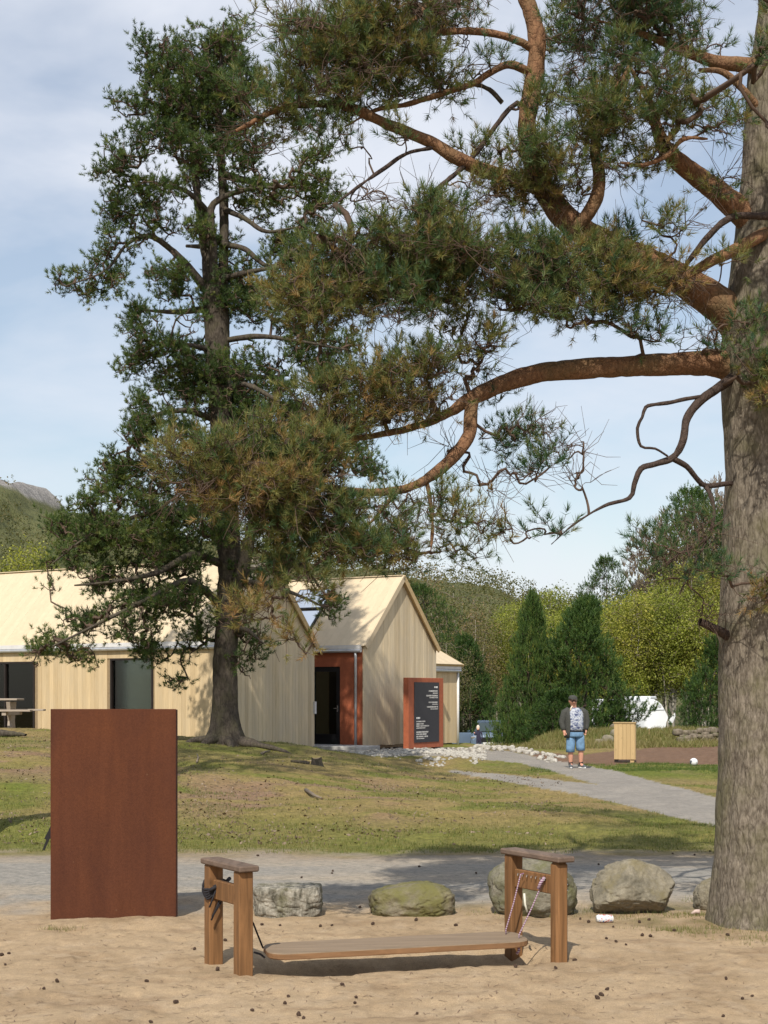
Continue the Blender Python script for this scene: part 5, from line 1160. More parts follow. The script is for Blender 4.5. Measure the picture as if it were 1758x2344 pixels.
# plank
def plank():
    e0, e1 = np.array([-.735, 9.20]), np.array([.895, 9.56]); ax = norm(np.array([*(e1 - e0), 0])); pr = np.array([-ax[1], ax[0], 0]); Lh = np.linalg.norm(e1 - e0) / 2; w = .205
    c0 = np.array([*((e0 + e1) / 2), 0]); zt0, zt1 = .112, .135; out = []
    for (sx, sy) in ((1, -1), (1, 1), (-1, 1), (-1, -1)):
        rr = .12
        for k in range(6):
            t = k / 5 * math.pi / 2; b0 = {(1, -1): -math.pi / 2, (1, 1): 0, (-1, 1): math.pi / 2, (-1, -1): math.pi}[(sx, sy)]
            out.append((sx * (Lh - rr) + rr * math.cos(b0 + t), sy * (w - rr) + rr * math.sin(b0 + t)))
    rt = empty('hanging_plank', (c0[0], c0[1], hz(c0[0], c0[1])), 'long rounded wooden plank hung on ropes between the two low trestles', 'plank')
    def ring(ins, dz): 
        r_ = []
        for (a, b) in out:
            sc = 1 - ins / math.hypot(a, b) if ins else 1
            r_.append(c0 + ax * a * sc + pr * b * sc + Zv * (zt0 + (zt1 - zt0) * (a / Lh + 1) / 2 + dz))
        return r_
    mb = MB(); mb.loft([ring(.006, -.040), ring(0, -.034), ring(0, -.006)], cap=False); n = len(out); mb.f.append(tuple(range(n))[::-1]); mb.build('edge', M['plank_side'], rt)
    mb = MB(); mb.loft([ring(0, -.006), ring(.006, 0)], cap=False); mb.f.append(tuple(range(n, 2 * n))); mb.build('board', M['plank'], rt)
    # ropes at the right end: white and purple
    def m_rope():
        m, nt, b = new_mat('striped_rope'); wv = N(nt, 'ShaderNodeTexWave'); wv.bands_direction = 'Z'; wv.inputs['Scale'].default_value = 22; L(nt, pos_vec(nt), wv.inputs['Vector'])
        L(nt, ramp(nt, wv.outputs['Fac'], [(0.35, (0.42, 0.34, 0.37)), (0.6, (0.20, 0.09, 0.17))]), b.inputs['Base Color']); b.inputs['Roughness'].default_value = .9; return m
    rp = m_rope()
    for (pa, Ya, pb, Yb) in (((1192, 2001), 9.66, (1158, 2128), 9.62), ((1247, 2008), 9.52, (1188, 2140), 9.46)):
        a, b = at(*pa, Ya), at(*pb, Yb); m_ = (a + b) / 2
        MB().tube(np.array([a + np.array([.02, 0, .005]), a, m_ + np.array([.003, 0, -.004]), b, b - Zv * .03]), .0045, 7).build('rope', rp, rt, True)
    MB().tube(np.array([at(1247, 2008, 9.50), at(1238, 2020, 9.5), at(1232, 2035, 9.5)]), .011, 7).build('rope', rp, rt, True)
    MB().tube(np.array([at(1185, 2160, 9.42), at(1188, 2175, 9.42), at(1183, 2184, 9.42)]), .009, 7).build('rope', rp, rt, True)
    MB().tube(np.array([at(1200, 2045, 9.6), at(1202, 2070, 9.6), at(1207, 2088, 9.6)]), .007, 6).build('rope', M['rope_w'], rt, True)
    br = M['rope_b']
    MB().tube(np.array([nl + Zv * .50 + dl * .2, at(580, 2114, 9.05), at(590, 2140, 9.1), at(602, 2170, 9.16)]), .006, 6).build('rope', br, rt, True)
    MB().tube(np.array([at(582, 2180, 9.2), at(596, 2184, 9.17), at(606, 2192, 9.15)]), .007, 6).build('rope', br, rt, True)
M['rope_w'] = mat_simple('pale_rope', (0.62, 0.60, 0.50), 0.9); M['rope_b'] = mat_simple('black_rope', (0.016, 0.014, 0.017), 0.8)
plank()
def wound_rope():
    c = fa + Zv * (ZT - .185); d, n = dl, nl_; pts = []
    for k in range(5 * 16):
        t = k / 16 * 2 * math.pi; lay = k / 80
        a, b = .060 * math.copysign(abs(math.cos(t)) ** .5, math.cos(t)), .060 * math.copysign(abs(math.sin(t)) ** .5, math.sin(t))
        pts.append(c + n * a + d * b + Zv * (.035 * math.sin(t + .8) + .05 * (lay - .5) + .012 * math.sin(3.1 * t)))
    rt = empty('black_rope', c.tolist(), 'black rope wound round the far post of the left trestle with hanging ends', 'rope')
    MB().tube(np.array(pts), .0075, 6).build('coil', M['rope_b'], rt, True)
    kn = MB(); e = c - d * .066
    for k, (dx, dz) in enumerate(((-.03, .012), (.0, .03), (.03, .02), (.05, .045), (.02, -.01))): kn.tube(np.array([e + n * (dx - .03) + Zv * (dz - .02), e + n * dx - d * .02 + Zv * dz, e + n * (dx + .03) + Zv * (dz + .015)]), .012, 7)
    kn.build('knot', M['rope_b'], rt, True)
    for i, (dx, dz, bx) in enumerate(((-.02, -.19, -.055), (.0, -.17, -.05), (-.055, -.11, -.068))):
        MB().tube(np.array([e + n * (.03 if i < 2 else -.02) - d * .015, e + n * (.01 + dx) - d * .02 + Zv * dz * .5, e + n * bx - d * .02 + Zv * dz]), .0055, 6).build('loose_end', M['rope_b'], rt, True)
wound_rope()

# ------------------------------------------------------------------ stones
def ico(sub=3):
    t = (1 + 5 ** .5) / 2
    v = [np.array(p, float) for p in [(-1, t, 0), (1, t, 0), (-1, -t, 0), (1, -t, 0), (0, -1, t), (0, 1, t), (0, -1, -t), (0, 1, -t), (t, 0, -1), (t, 0, 1), (-t, 0, -1), (-t, 0, 1)]]
    v = [p / np.linalg.norm(p) for p in v]
    f = [(0, 11, 5), (0, 5, 1), (0, 1, 7), (0, 7, 10), (0, 10, 11), (1, 5, 9), (5, 11, 4), (11, 10, 2), (10, 7, 6), (7, 1, 8), (3, 9, 4), (3, 4, 2), (3, 2, 6), (3, 6, 8), (3, 8, 9), (4, 9, 5), (2, 4, 11), (6, 2, 10), (8, 6, 7), (9, 8, 1)]
    for _ in range(sub):
        c = {}; nf = []
        def mid(a, b):
            k = (min(a, b), max(a, b))
            if k not in c: p = v[a] + v[b]; v.append(p / np.linalg.norm(p)); c[k] = len(v) - 1
            return c[k]
        for (a, b, d) in f:
            x, y, z = mid(a, b), mid(b, d), mid(d, a); nf += [(a, x, z), (b, y, x), (d, z, y), (x, y, z)]
        f = nf
    return np.array(v), np.array(f)
ICO = {k: ico(k) for k in (1, 2, 4, 5)}
def stone_mesh(seed, half, sq=2.6, lump=.22, sub=4, cuts=()):
    v, f = ICO[sub]; v = v.copy()
    v = v / (np.abs(v) ** sq).sum(1, keepdims=True) ** (1 / sq)
    n = fbm(v[:, 0] * 1.3 + seed, v[:, 1] * 1.3, v[:, 2] * 1.3, seed, 3) - .5; v = v * (1 + lump * 2 * n[:, None])
    for (nx, ny, nz, d) in cuts:
        nn = norm(np.array([nx, ny, nz])); s = v @ nn; ex = np.maximum(s - d, 0); v = v - ex[:, None] * nn * .85
    n2 = fbm(v[:, 0] * 5 + seed, v[:, 1] * 5, v[:, 2] * 5, seed + 9, 4) - .5; n3 = np.abs(fbm(v[:, 0] * 2.2, v[:, 1] * 2.2 + seed, v[:, 2] * 2.2, seed + 19, 3) - .5); v = v * (1 + .11 * n2[:, None] - .10 * np.clip(1 - n3 / .04, 0, 1)[:, None] * .5)
    return v * np.array(half), f
def boulder(px0, px1, pyt, pyb, Y, label, mat, seed, sq, lump, cuts=(), dep=.8, sink=.2):
    wX = (px1 - px0) * Y / F / 2; h = (pyb - pyt) * Y / F; cx = ((px0 + px1) / 2 - CX) * Y / F; Yc = Y + wX * dep * .6
    v, f = stone_mesh(seed, (wX, wX * dep, h / 2 * (1 + sink)), sq, lump, 5, cuts)
    v[:, 0] *= wX / np.abs(v[:, 0]).max()
    zb = hz(cx, Yc); zt = CAMH - (pyt - HY) * Yc / F
    v[:, 2] += zt - v[:, 2].max(); v[:, 2] = np.maximum(v[:, 2], zb - .06)
    v[:, 0] += cx; v[:, 1] += Yc
    o = mesh_obj('boulder', v, f, mat, None, True, (cx, Yc, zb)); tag(o, label, 'boulder', 'stones lining the gravel road')
boulder(575, 741, 2024, 2098, 11.25, 'whitish streaked block-like stone behind the left trestle', M['stone_white'], 3, 5.0, .10, [(0, 0, 1, .82)], .7)
boulder(842, 1046, 2017, 2095, 11.3, 'low mossy green stone in the middle of the row', M['stone_moss'], 8, 2.8, .14, [(-.4, 0, 1, .85)], .65)
boulder(1113, 1327, 1966, 2085, 11.35, 'grey-green stone seen through the right trestle', M['stone_grey'], 14, 2.4, .16, (), .7)
boulder(1357, 1556, 1966, 2090, 11.35, 'largest grey-tan boulder right of the right trestle', M['stone_tan'], 21, 2.2, .18, [(.5, -.6, .5, .72), (-.7, -.4, .5, .75), (0, -.5, -.8, .6), (.9, -.2, -.3, .8)], .75)
boulder(1593, 1700, 2008, 2085, 11.7, 'pale stone half hidden behind the near trunk', M['stone_tan'], 27, 2.4, .15, (), .8)

# white rubble beside the path
rprot = []
for s in range(5):
    v, f = stone_mesh(50 + s, (1, .85, .7), 3.0, .28, 1); me = bpy.data.meshes.new('white_stone'); me.from_pydata([tuple(p) for p in v], [], [tuple(int(i) for i in q) for q in f]); me.materials.append(M['rubble']); rprot.append(me)
def rubble():
    rg = np.random.default_rng(31); cand = []
    for k in range(470):
        if k < 330: px, py = rg.uniform(850, 1110), rg.triangular(1712, 1728, 1742)
        else:
            t = rg.random(); px = 1085 + 205 * t; py = np.interp(px, [1085, 1160, 1230, 1290], [1712, 1714, 1728, 1740]) + rg.normal(0, 2.2)
        if px < 905 and py < 1722 and rg.random() < .6: continue
        cand.append((px, py, k))
    for k in range(1500): cand.append((rg.uniform(800, 1112), rg.triangular(1714, 1727, 1743), -1))
    C = np.array(cand); PX, PY, K = C[:, 0], C[:, 1], C[:, 2]; Yv = np.full(len(C), 41.0)
    for _ in range(6): Xv = (PX - CX) * Yv / F; Zv_ = height(Xv, Yv); Yv = np.clip((CAMH - Zv_) * F / (PY - HY), 37, 47)
    Xv = (PX - CX) * Yv / F; Zv_ = height(Xv, Yv)
    protos = [stone_mesh(60 + q, (1, .8, .65), 3.0, .28, 1) for q in range(7)]
    V, Fq, b = [], [], 0
    for n in range(len(C)):
        x, Y, z, k = Xv[n], Yv[n], Zv_[n], K[n]
        s = rg.uniform(.02, .05) if k < 0 else rg.uniform(.035, .075) if k < 330 else rg.uniform(.045, .10)
        if k >= 0 and (n % 2 == 0 or k >= 345):
            o = bpy.data.objects.new('white_stone', rprot[n % 5]); COL.objects.link(o); o.location = (x, Y, z + s * .28); o.scale = (s, s, s); o.rotation_euler = (rg.uniform(-.4, .4), rg.uniform(-.4, .4), rg.uniform(0, 6.28))
            tag(o, 'fist to head sized white rubble stone beside the path', 'stone', 'white rubble stones beside the path')
        else:
            v, f = protos[n % 7]; an = rg.uniform(0, 6.28); ca, sa = math.cos(an), math.sin(an)
            v = v * s; v = np.stack([v[:, 0] * ca - v[:, 1] * sa, v[:, 0] * sa + v[:, 1] * ca, v[:, 2]], 1); V.append(v + np.array([x, Y, z + s * .2])); Fq.append(f + b); b += len(v)
    o = mesh_obj('rubble', np.vstack(V), np.vstack(Fq), M['rubble']); tag(o, 'small white rubble between the larger stones', None, None, 'stuff')
rubble()

# stone wall by the near trunk, rocks on the bank
def rock(name, px, py, Y, w, h, label, cat, group, mat, seed):
    x = (px - CX) * Y / F; z = hz(x, Y); v, f = stone_mesh(seed, (w, w * .8, h), 2.8, .22, 2 if w < .3 else 4); v = v + np.array([x, Y, z + h * .35])
    o = mesh_obj(name, v, f, mat, None, True, (x, Y, z)); tag(o, label, cat, group)
for i, (px, Y, w, h) in enumerate([(1392, 51.2, .22, .2), (1372, 51.0, .16, .14), (1410, 52.6, .2, .2)]): rock('rock', px, 0, Y, w, h, ('middle', 'left', 'right')[i] + ' grey rock of three in the straw grass by the timber crate', 'rock', 'rocks beside the crate', M['stone_tan'], 90 + i)
for i, (px, Y, w, h) in enumerate([(1412, 56.2, .3, .22), (1440, 56.3, .22, .22), (1465, 56.2, .2, .15)]): rock('rock', px, 0, Y, w, h, ('left', 'middle', 'right')[i] + ' grey rock of three on the crest of the bank below the caravan', 'rock', 'rocks on the bank crest', M['wall_stone'], 95 + i)
sw_x = (1605 - CX) * 51 / F; swr = empty('stone_wall', (sw_x, 51, hz(sw_x, 51)), 'low wall of brown field stones left of the near trunk', 'wall'); rg = np.random.default_rng(9)
for row in range(3):
    for i in range(11):
        px = 1556 + 13 * i + rg.uniform(-3, 3) + (6 if row % 2 else 0); Y = 51 + rg.uniform(-.15, .15); x = (px - CX) * Y / F; s = rg.uniform(.085, .15)
        v, f = stone_mesh(120 + row * 11 + i, (s * 1.15, s, s * .85), 3.2, .2, 2); v = v + np.array([x, Y + .1 * row, hz(x, 51) + .04 + .15 * row + rg.uniform(-.05, .05)])
        mesh_obj('stone', v, f, M['wall_stone'], swr, True)

# ------------------------------------------------------------------ crate, ball, litter, small sign, picnic table, log, stump
def crate():
    Y = 39.3; x0, x1 = (1405 - CX) * Y / F, (1461 - CX) * Y / F; cx = (x0 + x1) / 2; z0 = hz(cx, Y)
    rt = empty('timber_crate', (cx, Y, z0), 'upright pale timber crate on small feet beside the path', 'crate'); an = R(14)
    d = np.array([math.cos(an), -math.sin(an), 0]); e = np.array([math.sin(an), math.cos(an), 0]); w, dp = .27, .13; zt = CAMH - (1656 - HY) * Y / F
    c = np.array([cx, Y + .2, 0])
    for i in range(5):
        bw = 2 * w / 5; MB().bbox(c + d * (-w + bw * (i + .5)) - e * (dp + .011 + .002 * (i % 2)) + Zv * (z0 + .09 + zt) / 2, (d, e, Zv), (bw / 2 - .002, .011, (zt - z0 - .09) / 2), .003).build('board', M['crate'], rt)
    for i in range(2): MB().bbox(c + d * (w + .009) + e * (-dp + dp * (i + .5)) + Zv * (z0 + .09 + zt) / 2, (d, e, Zv), (.011, dp / 2 - .002, (zt - z0 - .09) / 2), .003).build('side_board', M['crate'], rt)
    MB().box(c + Zv * (z0 + .09 + zt) / 2, (d, e, Zv), (w - .004, dp - .002, (zt - z0 - .12) / 2)).build('core', M['crate'], rt)
    MB().bbox(c + Zv * (zt + .014), (d, e, Zv), (w + .03, dp + .04, .016), .004).build('lid', M['trim'], rt)
    for s in (-.8, .75): MB().box(c + d * w * s - e * dp * .4 + Zv * (z0 + .04), (d, e, Zv), (.05, .07, .06)).build('foot', M['dark_frame'] if s < 0 else M['crate'], rt)
crate()
def ball():
    Y = 37.4; x = (1588 - CX) * Y / F; r = .10; z = hz(x, Y) + r
    m, nt, b = new_mat('football_leather'); vo = N(nt, 'ShaderNodeTexVoronoi'); vo.inputs['Scale'].default_value = 9; L(nt, pos_vec(nt), vo.inputs['Vector'])
    L(nt, ramp(nt, vo.outputs['Color'], [(0.25, (0.12, 0.13, 0.15)), (0.34, (0.70, 0.70, 0.70))]), b.inputs['Base Color']); b.inputs['Roughness'].default_value = .4
    v, f = ICO[4]; o = mesh_obj('football', v * r * (1 - .0 * v[:, :1]) + np.array([x, Y, z]), f, m, None, True, (x, Y, z - r)); tag(o, 'white and grey football lying on the bare soil', 'ball')
ball()
def can():
    Y = 11.05; c = at(1384, 2084, Y); c[2] = hz(c[0], Y) + .03; d = norm(np.array([1, .25, -.05])); rt = empty('drink_can', c.tolist(), 'white drink can with red and blue print in front of the largest boulder', 'can')
    m, nt, b = new_mat('printed_can'); f = noise(nt, pos_vec(nt), 55, 2); L(nt, ramp(nt, f, [(0.36, (0.55, 0.06, 0.06)), (0.44, (0.72, 0.72, 0.72)), (0.58, (0.72, 0.72, 0.72)), (0.66, (0.08, 0.14, 0.42))]), b.inputs['Base Color']); b.inputs['Roughness'].default_value = .35
    MB().tube(np.array([c - d * .055, c - d * .05, c + d * .05, c + d * .055]), [.024, .03, .03, .024], 16).build('body', m, rt, True)
    MB().tube(np.array([c - d * .062, c - d * .055]), [.025, .0255], 16).build('rim', M['white'], rt, True); MB().tube(np.array([c + d * .055, c + d * .061]), [.0255, .025], 16).build('rim', M['white'], rt, True)
can()
def scrap():
    Y = 11.2; a = at(1583, 2080, Y); b = at(1601, 2070, Y); z = hz(a[0], Y); a[2] = z + .015; b[2] = z + .03
    o = MB().tube(np.array([a, (a + b) / 2 + Zv * .01, b]), [.009, .014, .02], 7).build('litter', mat_simple('pinkish_scrap', (0.55, 0.42, 0.37), .7), None, True, a.tolist()); tag(o, 'small pinkish scrap of litter between boulder and near trunk', 'litter')
scrap()
def small_sign():
    Y = 53.0; x = (1486 - CX) * Y / F; z = hz(x, Y); rt = empty('marker_sign', (x, Y, z), 'tiny white square sign on a short stake in the bank grass', 'sign')
    MB().box((x, Y, z + .12), (X3, Y3, Zv), (.012, .012, .16)).build('stake', M['trim'], rt); MB().box((x, Y - .02, z + .30), (X3, Y3, Zv), (.055, .006, .065)).build('plate', M['white'], rt)
small_sign()
def picnic():
    Y = 35.4; x = (20 - CX) * Y / F; z = hz(x, Y); rt = empty('picnic_table', (x, Y, z), 'grey picnic table with benches before the left window', 'table')
    M['grey_wood'] = mat_wood('grey_wood', (0.36, 0.30, 0.24), .15, (2, 20, 20), .85, 0, .1); top = CAMH - (1599 - HY) * Y / F; seat = CAMH - (1624 - HY) * Y / F
    L0, L1 = x - 1.3, (47 - CX) * Y / F
    for i in range(4): MB().bbox(((L0 + L1) / 2, Y - .27 + .18 * i, top - .02), (X3, Y3, Zv), ((L1 - L0) / 2, .085, .022), .005).build('table_board', M['grey_wood'], rt)
    for s in (-1, 1):
        for k in range(2): MB().bbox(((L0 + L1) / 2 + .2, Y + s * .68 + .14 * k - .07, seat - .02), (X3, Y3, Zv), ((L1 - L0) / 2 + .22, .065, .022), .005).build('seat_board', M['grey_wood'], rt)
    for lx in (L1 - .22, L0 + .3):
        mb = MB(); prof = [(-.34, 0), (-.22, .2), (-.16, .38), (-.22, .55), (-.32, top - z - .045), (.32, top - z - .045), (.22, .55), (.16, .38), (.22, .2), (.34, 0)]; k = len(prof)
        vv = [np.array([lx + s * .045, Y + a, z + b - .03]) for s in (-1, 1) for (a, b) in prof]; mb.add(vv, [tuple(range(k)), tuple(range(k, 2 * k))[::-1]] + [(i, k + i, k + (i + 1) % k, (i + 1) % k) for i in range(k)]); mb.build('leg', M['grey_wood'], rt)
        MB().bbox((lx + .02, Y, seat - .09), (X3, Y3, Zv), (.05, .78, .045), .005).build('cross_beam', M['grey_wood'], rt)
picnic()
def lathe_log(name, px0, px1, py, Y, r, label, cat, mat, tilt=0.0):
    xa, xb = (px0 - CX) * Y / F, (px1 - CX) * Y / F; t = np.linspace(0, 1, 14); x = xa + (xb - xa) * t; yy = Y + .25 * np.sin(t * 3) ; z = height(x, yy) + r * .75
    p = np.stack([x, yy, z, r * (1 - .55 * t ** 3)], 1); o, c = bark_trunk(name, p, mat, None, 16, .05, .02, (7, 5), None, 33); o.location = (0, 0, 0); tag(o, label, cat); return o
lathe_log('fallen_log', -60, 58, 1703, 31.2, .085, 'grey fallen log lying on the mound at the left edge', 'log', M['bark_far'])
def stump():
    Y = 28.5; x = (724 - CX) * Y / F; z = hz(x, Y); th = np.linspace(0, 2 * np.pi, 15, endpoint=False); rings = []
    for k, (zz, r) in enumerate(((-.05, .15), (.03, .115), (.09, .10), (.145, .097))): rings.append([np.array([x + r * (1 + .12 * math.sin(3 * a + 1)) * math.cos(a), Y + r * math.sin(a), z + zz + (.02 * math.cos(a * 2) if k == 3 else 0)]) for a in th])
    rt = empty('tree_stump', (x, Y, z), 'small cut tree stump on the slope below the mound pine', 'stump'); mb = MB(); mb.loft(rings, cap=False); mb.build('bark', M['bark_far'], rt, True)
    MB().add(rings[-1], [tuple(range(15))]).build('cut_face', mat_simple('cut_wood', (0.30, 0.22, 0.13), .9), rt)
    xa = (695 - CX) * Y / F; o = MB().tube(np.array([[xa - .25, Y + .05, hz(xa - .25, Y) + .02], [xa, Y, hz(xa, Y) + .03], [x - .13, Y, z + .03]]), [.02, .035, .045], 7).build('root', M['bark_far'], rt, True)
stump()
def stick(pts, r, label):
    P = []
    for (px, py, Y) in pts: x = (px - CX) * Y / F; P.append([x, Y, hz(x, Y) + r * 1.1])
    P = np.array(P); o = MB().tube(P, np.linspace(r, r * .5, len(P)), 6).build('stick', M['grey_twig'], None, True, P[0]); tag(o, label, 'stick', 'sticks on the mound')
stick([(700, 0, 23.0), (720, 0, 22.3), (735, 0, 21.8)], .03, 'grey broken stick on the brown patch of the slope')
stick([(598, 0, 30.4), (607, 0, 30.9), (618, 0, 31.3)], .025, 'short pale stick right of the roots of the mound pine')
stick([(450, 0, 26.6), (454, 0, 27.6), (451, 0, 28.4)], .02, 'thin upright-looking stick on the slope right of the steel panel')

# pine cones
def cones():
    mb = MB(); th = np.linspace(0, 2 * np.pi, 9, endpoint=False); rings = []
    for k, (z, r) in enumerate([(-1, .25), (-.85, .62), (-.6, .78), (-.35, .95), (-.1, .82), (.15, .9), (.4, .62), (.65, .6), (.85, .3), (1, .08)]): rings.append([np.array([(r * (1.18 if (j + k) % 2 else .8)) * math.cos(a), (r * (1.18 if (j + k) % 2 else .8)) * math.sin(a), z * 1.35]) for j, a in enumerate(th)])
    mb.loft(rings); me = bpy.data.meshes.new('pine_cone'); me.from_pydata(mb.v, [], mb.f); me.materials.append(M['cone'])
    pts = [(4, 2188), (20, 2184), (12, 2210), (498, 2222), (516, 2154), (445, 2175), (403, 2295), (684, 2325), (695, 2332), (577, 2314), (652, 2299), (660, 2283), (783, 2256), (815, 2285), (812, 2296), (345, 2342), (336, 2248), (100, 2265), (131, 2249), (600, 2118), (641, 2120), (760, 2121), (853, 2117), (733, 2122), (852, 2089), (952, 2108), (1043, 2120), (824, 2077), (955, 2322), (1393, 2108), (1348, 2112), (1404, 2123), (1388, 2150), (1410, 2157), (1489, 2145), (1464, 2113), (1486, 2107), (1433, 2164), (1328, 2105), (1390, 2267), (1367, 2287), (1377, 2280), (1700, 2288), (1722, 2282), (1662, 2246), (1655, 2328), (1316, 2192), (1272, 2218), (1544, 2136), (1470, 2143), (1180, 2215), (1213, 2200), (1746, 2128), (1666, 2142), (760, 2000), (690, 2010), (762, 1995), (1090, 2000), (1540, 1955), (1590, 1958), (1625, 1950), (1370, 1980), (1310, 1945), (1440, 1990), (1180, 1950), (960, 1985), (590, 1960), (480, 1972)]
    rg = np.random.default_rng(17)
    for px, py in pts:
        Y = CAMH * F / (py - HY)
        for _ in range(4): x = (px - CX) * Y / F; Y = (CAMH - hz(x, Y)) * F / (py - HY)
        x = (px - CX) * Y / F; s = rg.uniform(.008, .0135); o = bpy.data.objects.new('pine_cone', me); COL.objects.link(o)
        o.location = (x, Y, hz(x, Y) + s * .75); o.scale = (s, s, s); o.rotation_euler = (R(90) + rg.normal(0, .4), rg.normal(0, .3), rg.uniform(0, 6.28))
        if Y < 11.9: tag(o, 'small dark pine cone lying on the sand', 'pine cone', 'pine cones on the sand')
        else: tag(o, 'small dark pine cone lying on the gravel road', 'pine cone', 'pine cones on the gravel road')
cones()

# ------------------------------------------------------------------ grass
def grass():
    rng = np.random.default_rng(55)
    def blades(name, X, Y, tint, hgt, wid, per, label, spread=.03):
        m = len(X); Z = height(X, Y); b = np.repeat(np.stack([X, Y, Z], 1), per, 0) + rng.normal(0, spread, (m * per, 3)) * np.array([1, 1, 0]); n = len(b)
        a = rng.random(n) * 6.28; side = np.stack([np.cos(a), np.sin(a), 0 * a], 1) * wid / 2; h = hgt * rng.uniform(.5, 1.4, n)
        tip = b + np.stack([rng.normal(0, .45, n) * h, rng.normal(0, .45, n) * h, h], 1); b[:, 2] -= .01
        V = np.stack([b - side, b + side, tip], 1).reshape(-1, 3); tt = np.clip(np.repeat(tint, per) + rng.normal(0, .12, n), 0, 1)
        o = mesh_obj(name, V, np.arange(len(V)).reshape(-1, 3), M['grass'], None, attrs={'tint': np.repeat(tt, 3)}); tag(o, label, None, None, 'stuff')
    n = 30000; Y = 15.7 * (36.5 / 15.7) ** rng.random(n); X = rng.uniform(-.30, .30, n) * Y; Z = height(X, Y); rg_, px, py = region(X, Y, Z)
    gm = sstep(.45, .6, fbm(X * .55, Y * .8, 0, 47, 5)); strip = 1 - sstep(18, 20.5, Y); dens = fbm(X * 1.2, Y * 1.2, 0, 59, 3)
    k = (rg_ == 0) & (rng.random(n) < .25 + .75 * np.maximum(gm, strip)) & (dens > .36)
    tint = np.clip(.78 - .45 * np.maximum(gm * .8, strip * .7) - .3 * np.exp(-((px - 1520) / 200) ** 2 - ((py - 1765) / 22) ** 2), .05, 1)
    blades('grass', X[k], Y[k], tint[k], .035, .009, 4, 'short grass on the mound and lawn', .05)
    n = 5000; Y = rng.uniform(34, 40.5, n); X = rng.uniform(.10, .29, n) * Y; Z = height(X, Y); rg_, px, py = region(X, Y, Z); k = rg_ == 0
    blades('lawn_grass', X[k], Y[k], np.full(k.sum(), .16), .05, .014, 4, 'green grass beside the path', .06)
    n = 9000; Y = rng.uniform(49, 58.5, n); X = rng.uniform(.07, .30, n) * Y; t = .55 + .5 * (fbm(X * .5, Y * .5, 0, 61, 3) - .35)
    blades('bank_grass', X, Y, np.clip(t, .2, 1), .17, .03, 4, 'long straw-coloured grass on the bank', .12)
    n = 9000; Y = 16.5 * (34.0 / 16.5) ** rng.random(n); X = rng.uniform(-.29, .12, n) * Y; k = fbm(X * .9 + 5, Y * 1.1, 0, 49, 4) + rng.normal(0, .1, n) > .5; X, Y = X[k], Y[k]; n = len(X)
    Z = height(X, Y) + .012; a = rng.random(n) * 3.14; l = rng.uniform(.008, .034, n); d = np.stack([np.cos(a) * l, np.sin(a) * l, rng.normal(0, .01, n)], 1); p = np.stack([-np.sin(a) * l * .4, np.cos(a) * l * .4, rng.normal(0, .008, n)], 1); c = np.stack([X, Y, Z], 1)
    V = np.stack([c - d, c - p, c + d, c + p], 1).reshape(-1, 3)
    o = mesh_obj('leaf_litter', V, np.arange(4 * n).reshape(-1, 4), mat_foliage('bark_chip', [(0.0, (0.07, 0.045, 0.03)), (0.5, (0.15, 0.10, 0.065)), (1.0, (0.27, 0.205, 0.145))], .1), None, attrs={'tint': np.repeat(rng.random(n), 4)}); tag(o, 'bark chips and dead leaves strewn over the mound', None, None, 'stuff')
    # tufts in the sand
    P = []
    for (px, py, r, m) in [(140, 2130, .07, 60), (1560, 2130, .16, 260), (1600, 2100, .12, 200), (1640, 2060, .12, 160), (1720, 2125, .2, 220), (1340, 2085, .2, 160), (1745, 2150, .2, 120), (1180, 2090, .2, 90), (1470, 2100, .25, 120), (1000, 2085, .15, 40)]:
        Yc = CAMH * F / (py - HY); P.append(np.stack([(px - CX) * Yc / F + rng.normal(0, r, m), Yc + rng.normal(0, r * .5, m)], 1))
    P = np.vstack(P); blades('grass_tufts', P[:, 0], P[:, 1], np.full(len(P), .5), .035, .004, 2, 'thin grass tufts at the edge of the sand', .02)
    # dry needles and bits of twig on the sand
    n = 2000; Y = 7.2 * (12.2 / 7.2) ** rng.random(n); X = rng.uniform(-.29, .29, n) * Y; Z = height(X, Y) + .003; a = rng.random(n) * 3.14; l = rng.uniform(.008, .03, n)
    d = np.stack([np.cos(a) * l, np.sin(a) * l, rng.normal(0, .002, n)], 1); p = np.stack([-np.sin(a), np.cos(a), 0 * a], 1) * .0022; c = np.stack([X, Y, Z], 1)
    V = np.stack([c - d - p, c - d + p, c + d + p, c + d - p], 1).reshape(-1, 3)
    o = mesh_obj('needle_litter', V, np.arange(4 * n).reshape(-1, 4), mat_simple('dry_needles', (0.17, 0.11, 0.07), .9, .4, 30)); tag(o, 'fallen pine needles and bark bits on the sand', None, None, 'stuff')
grass()

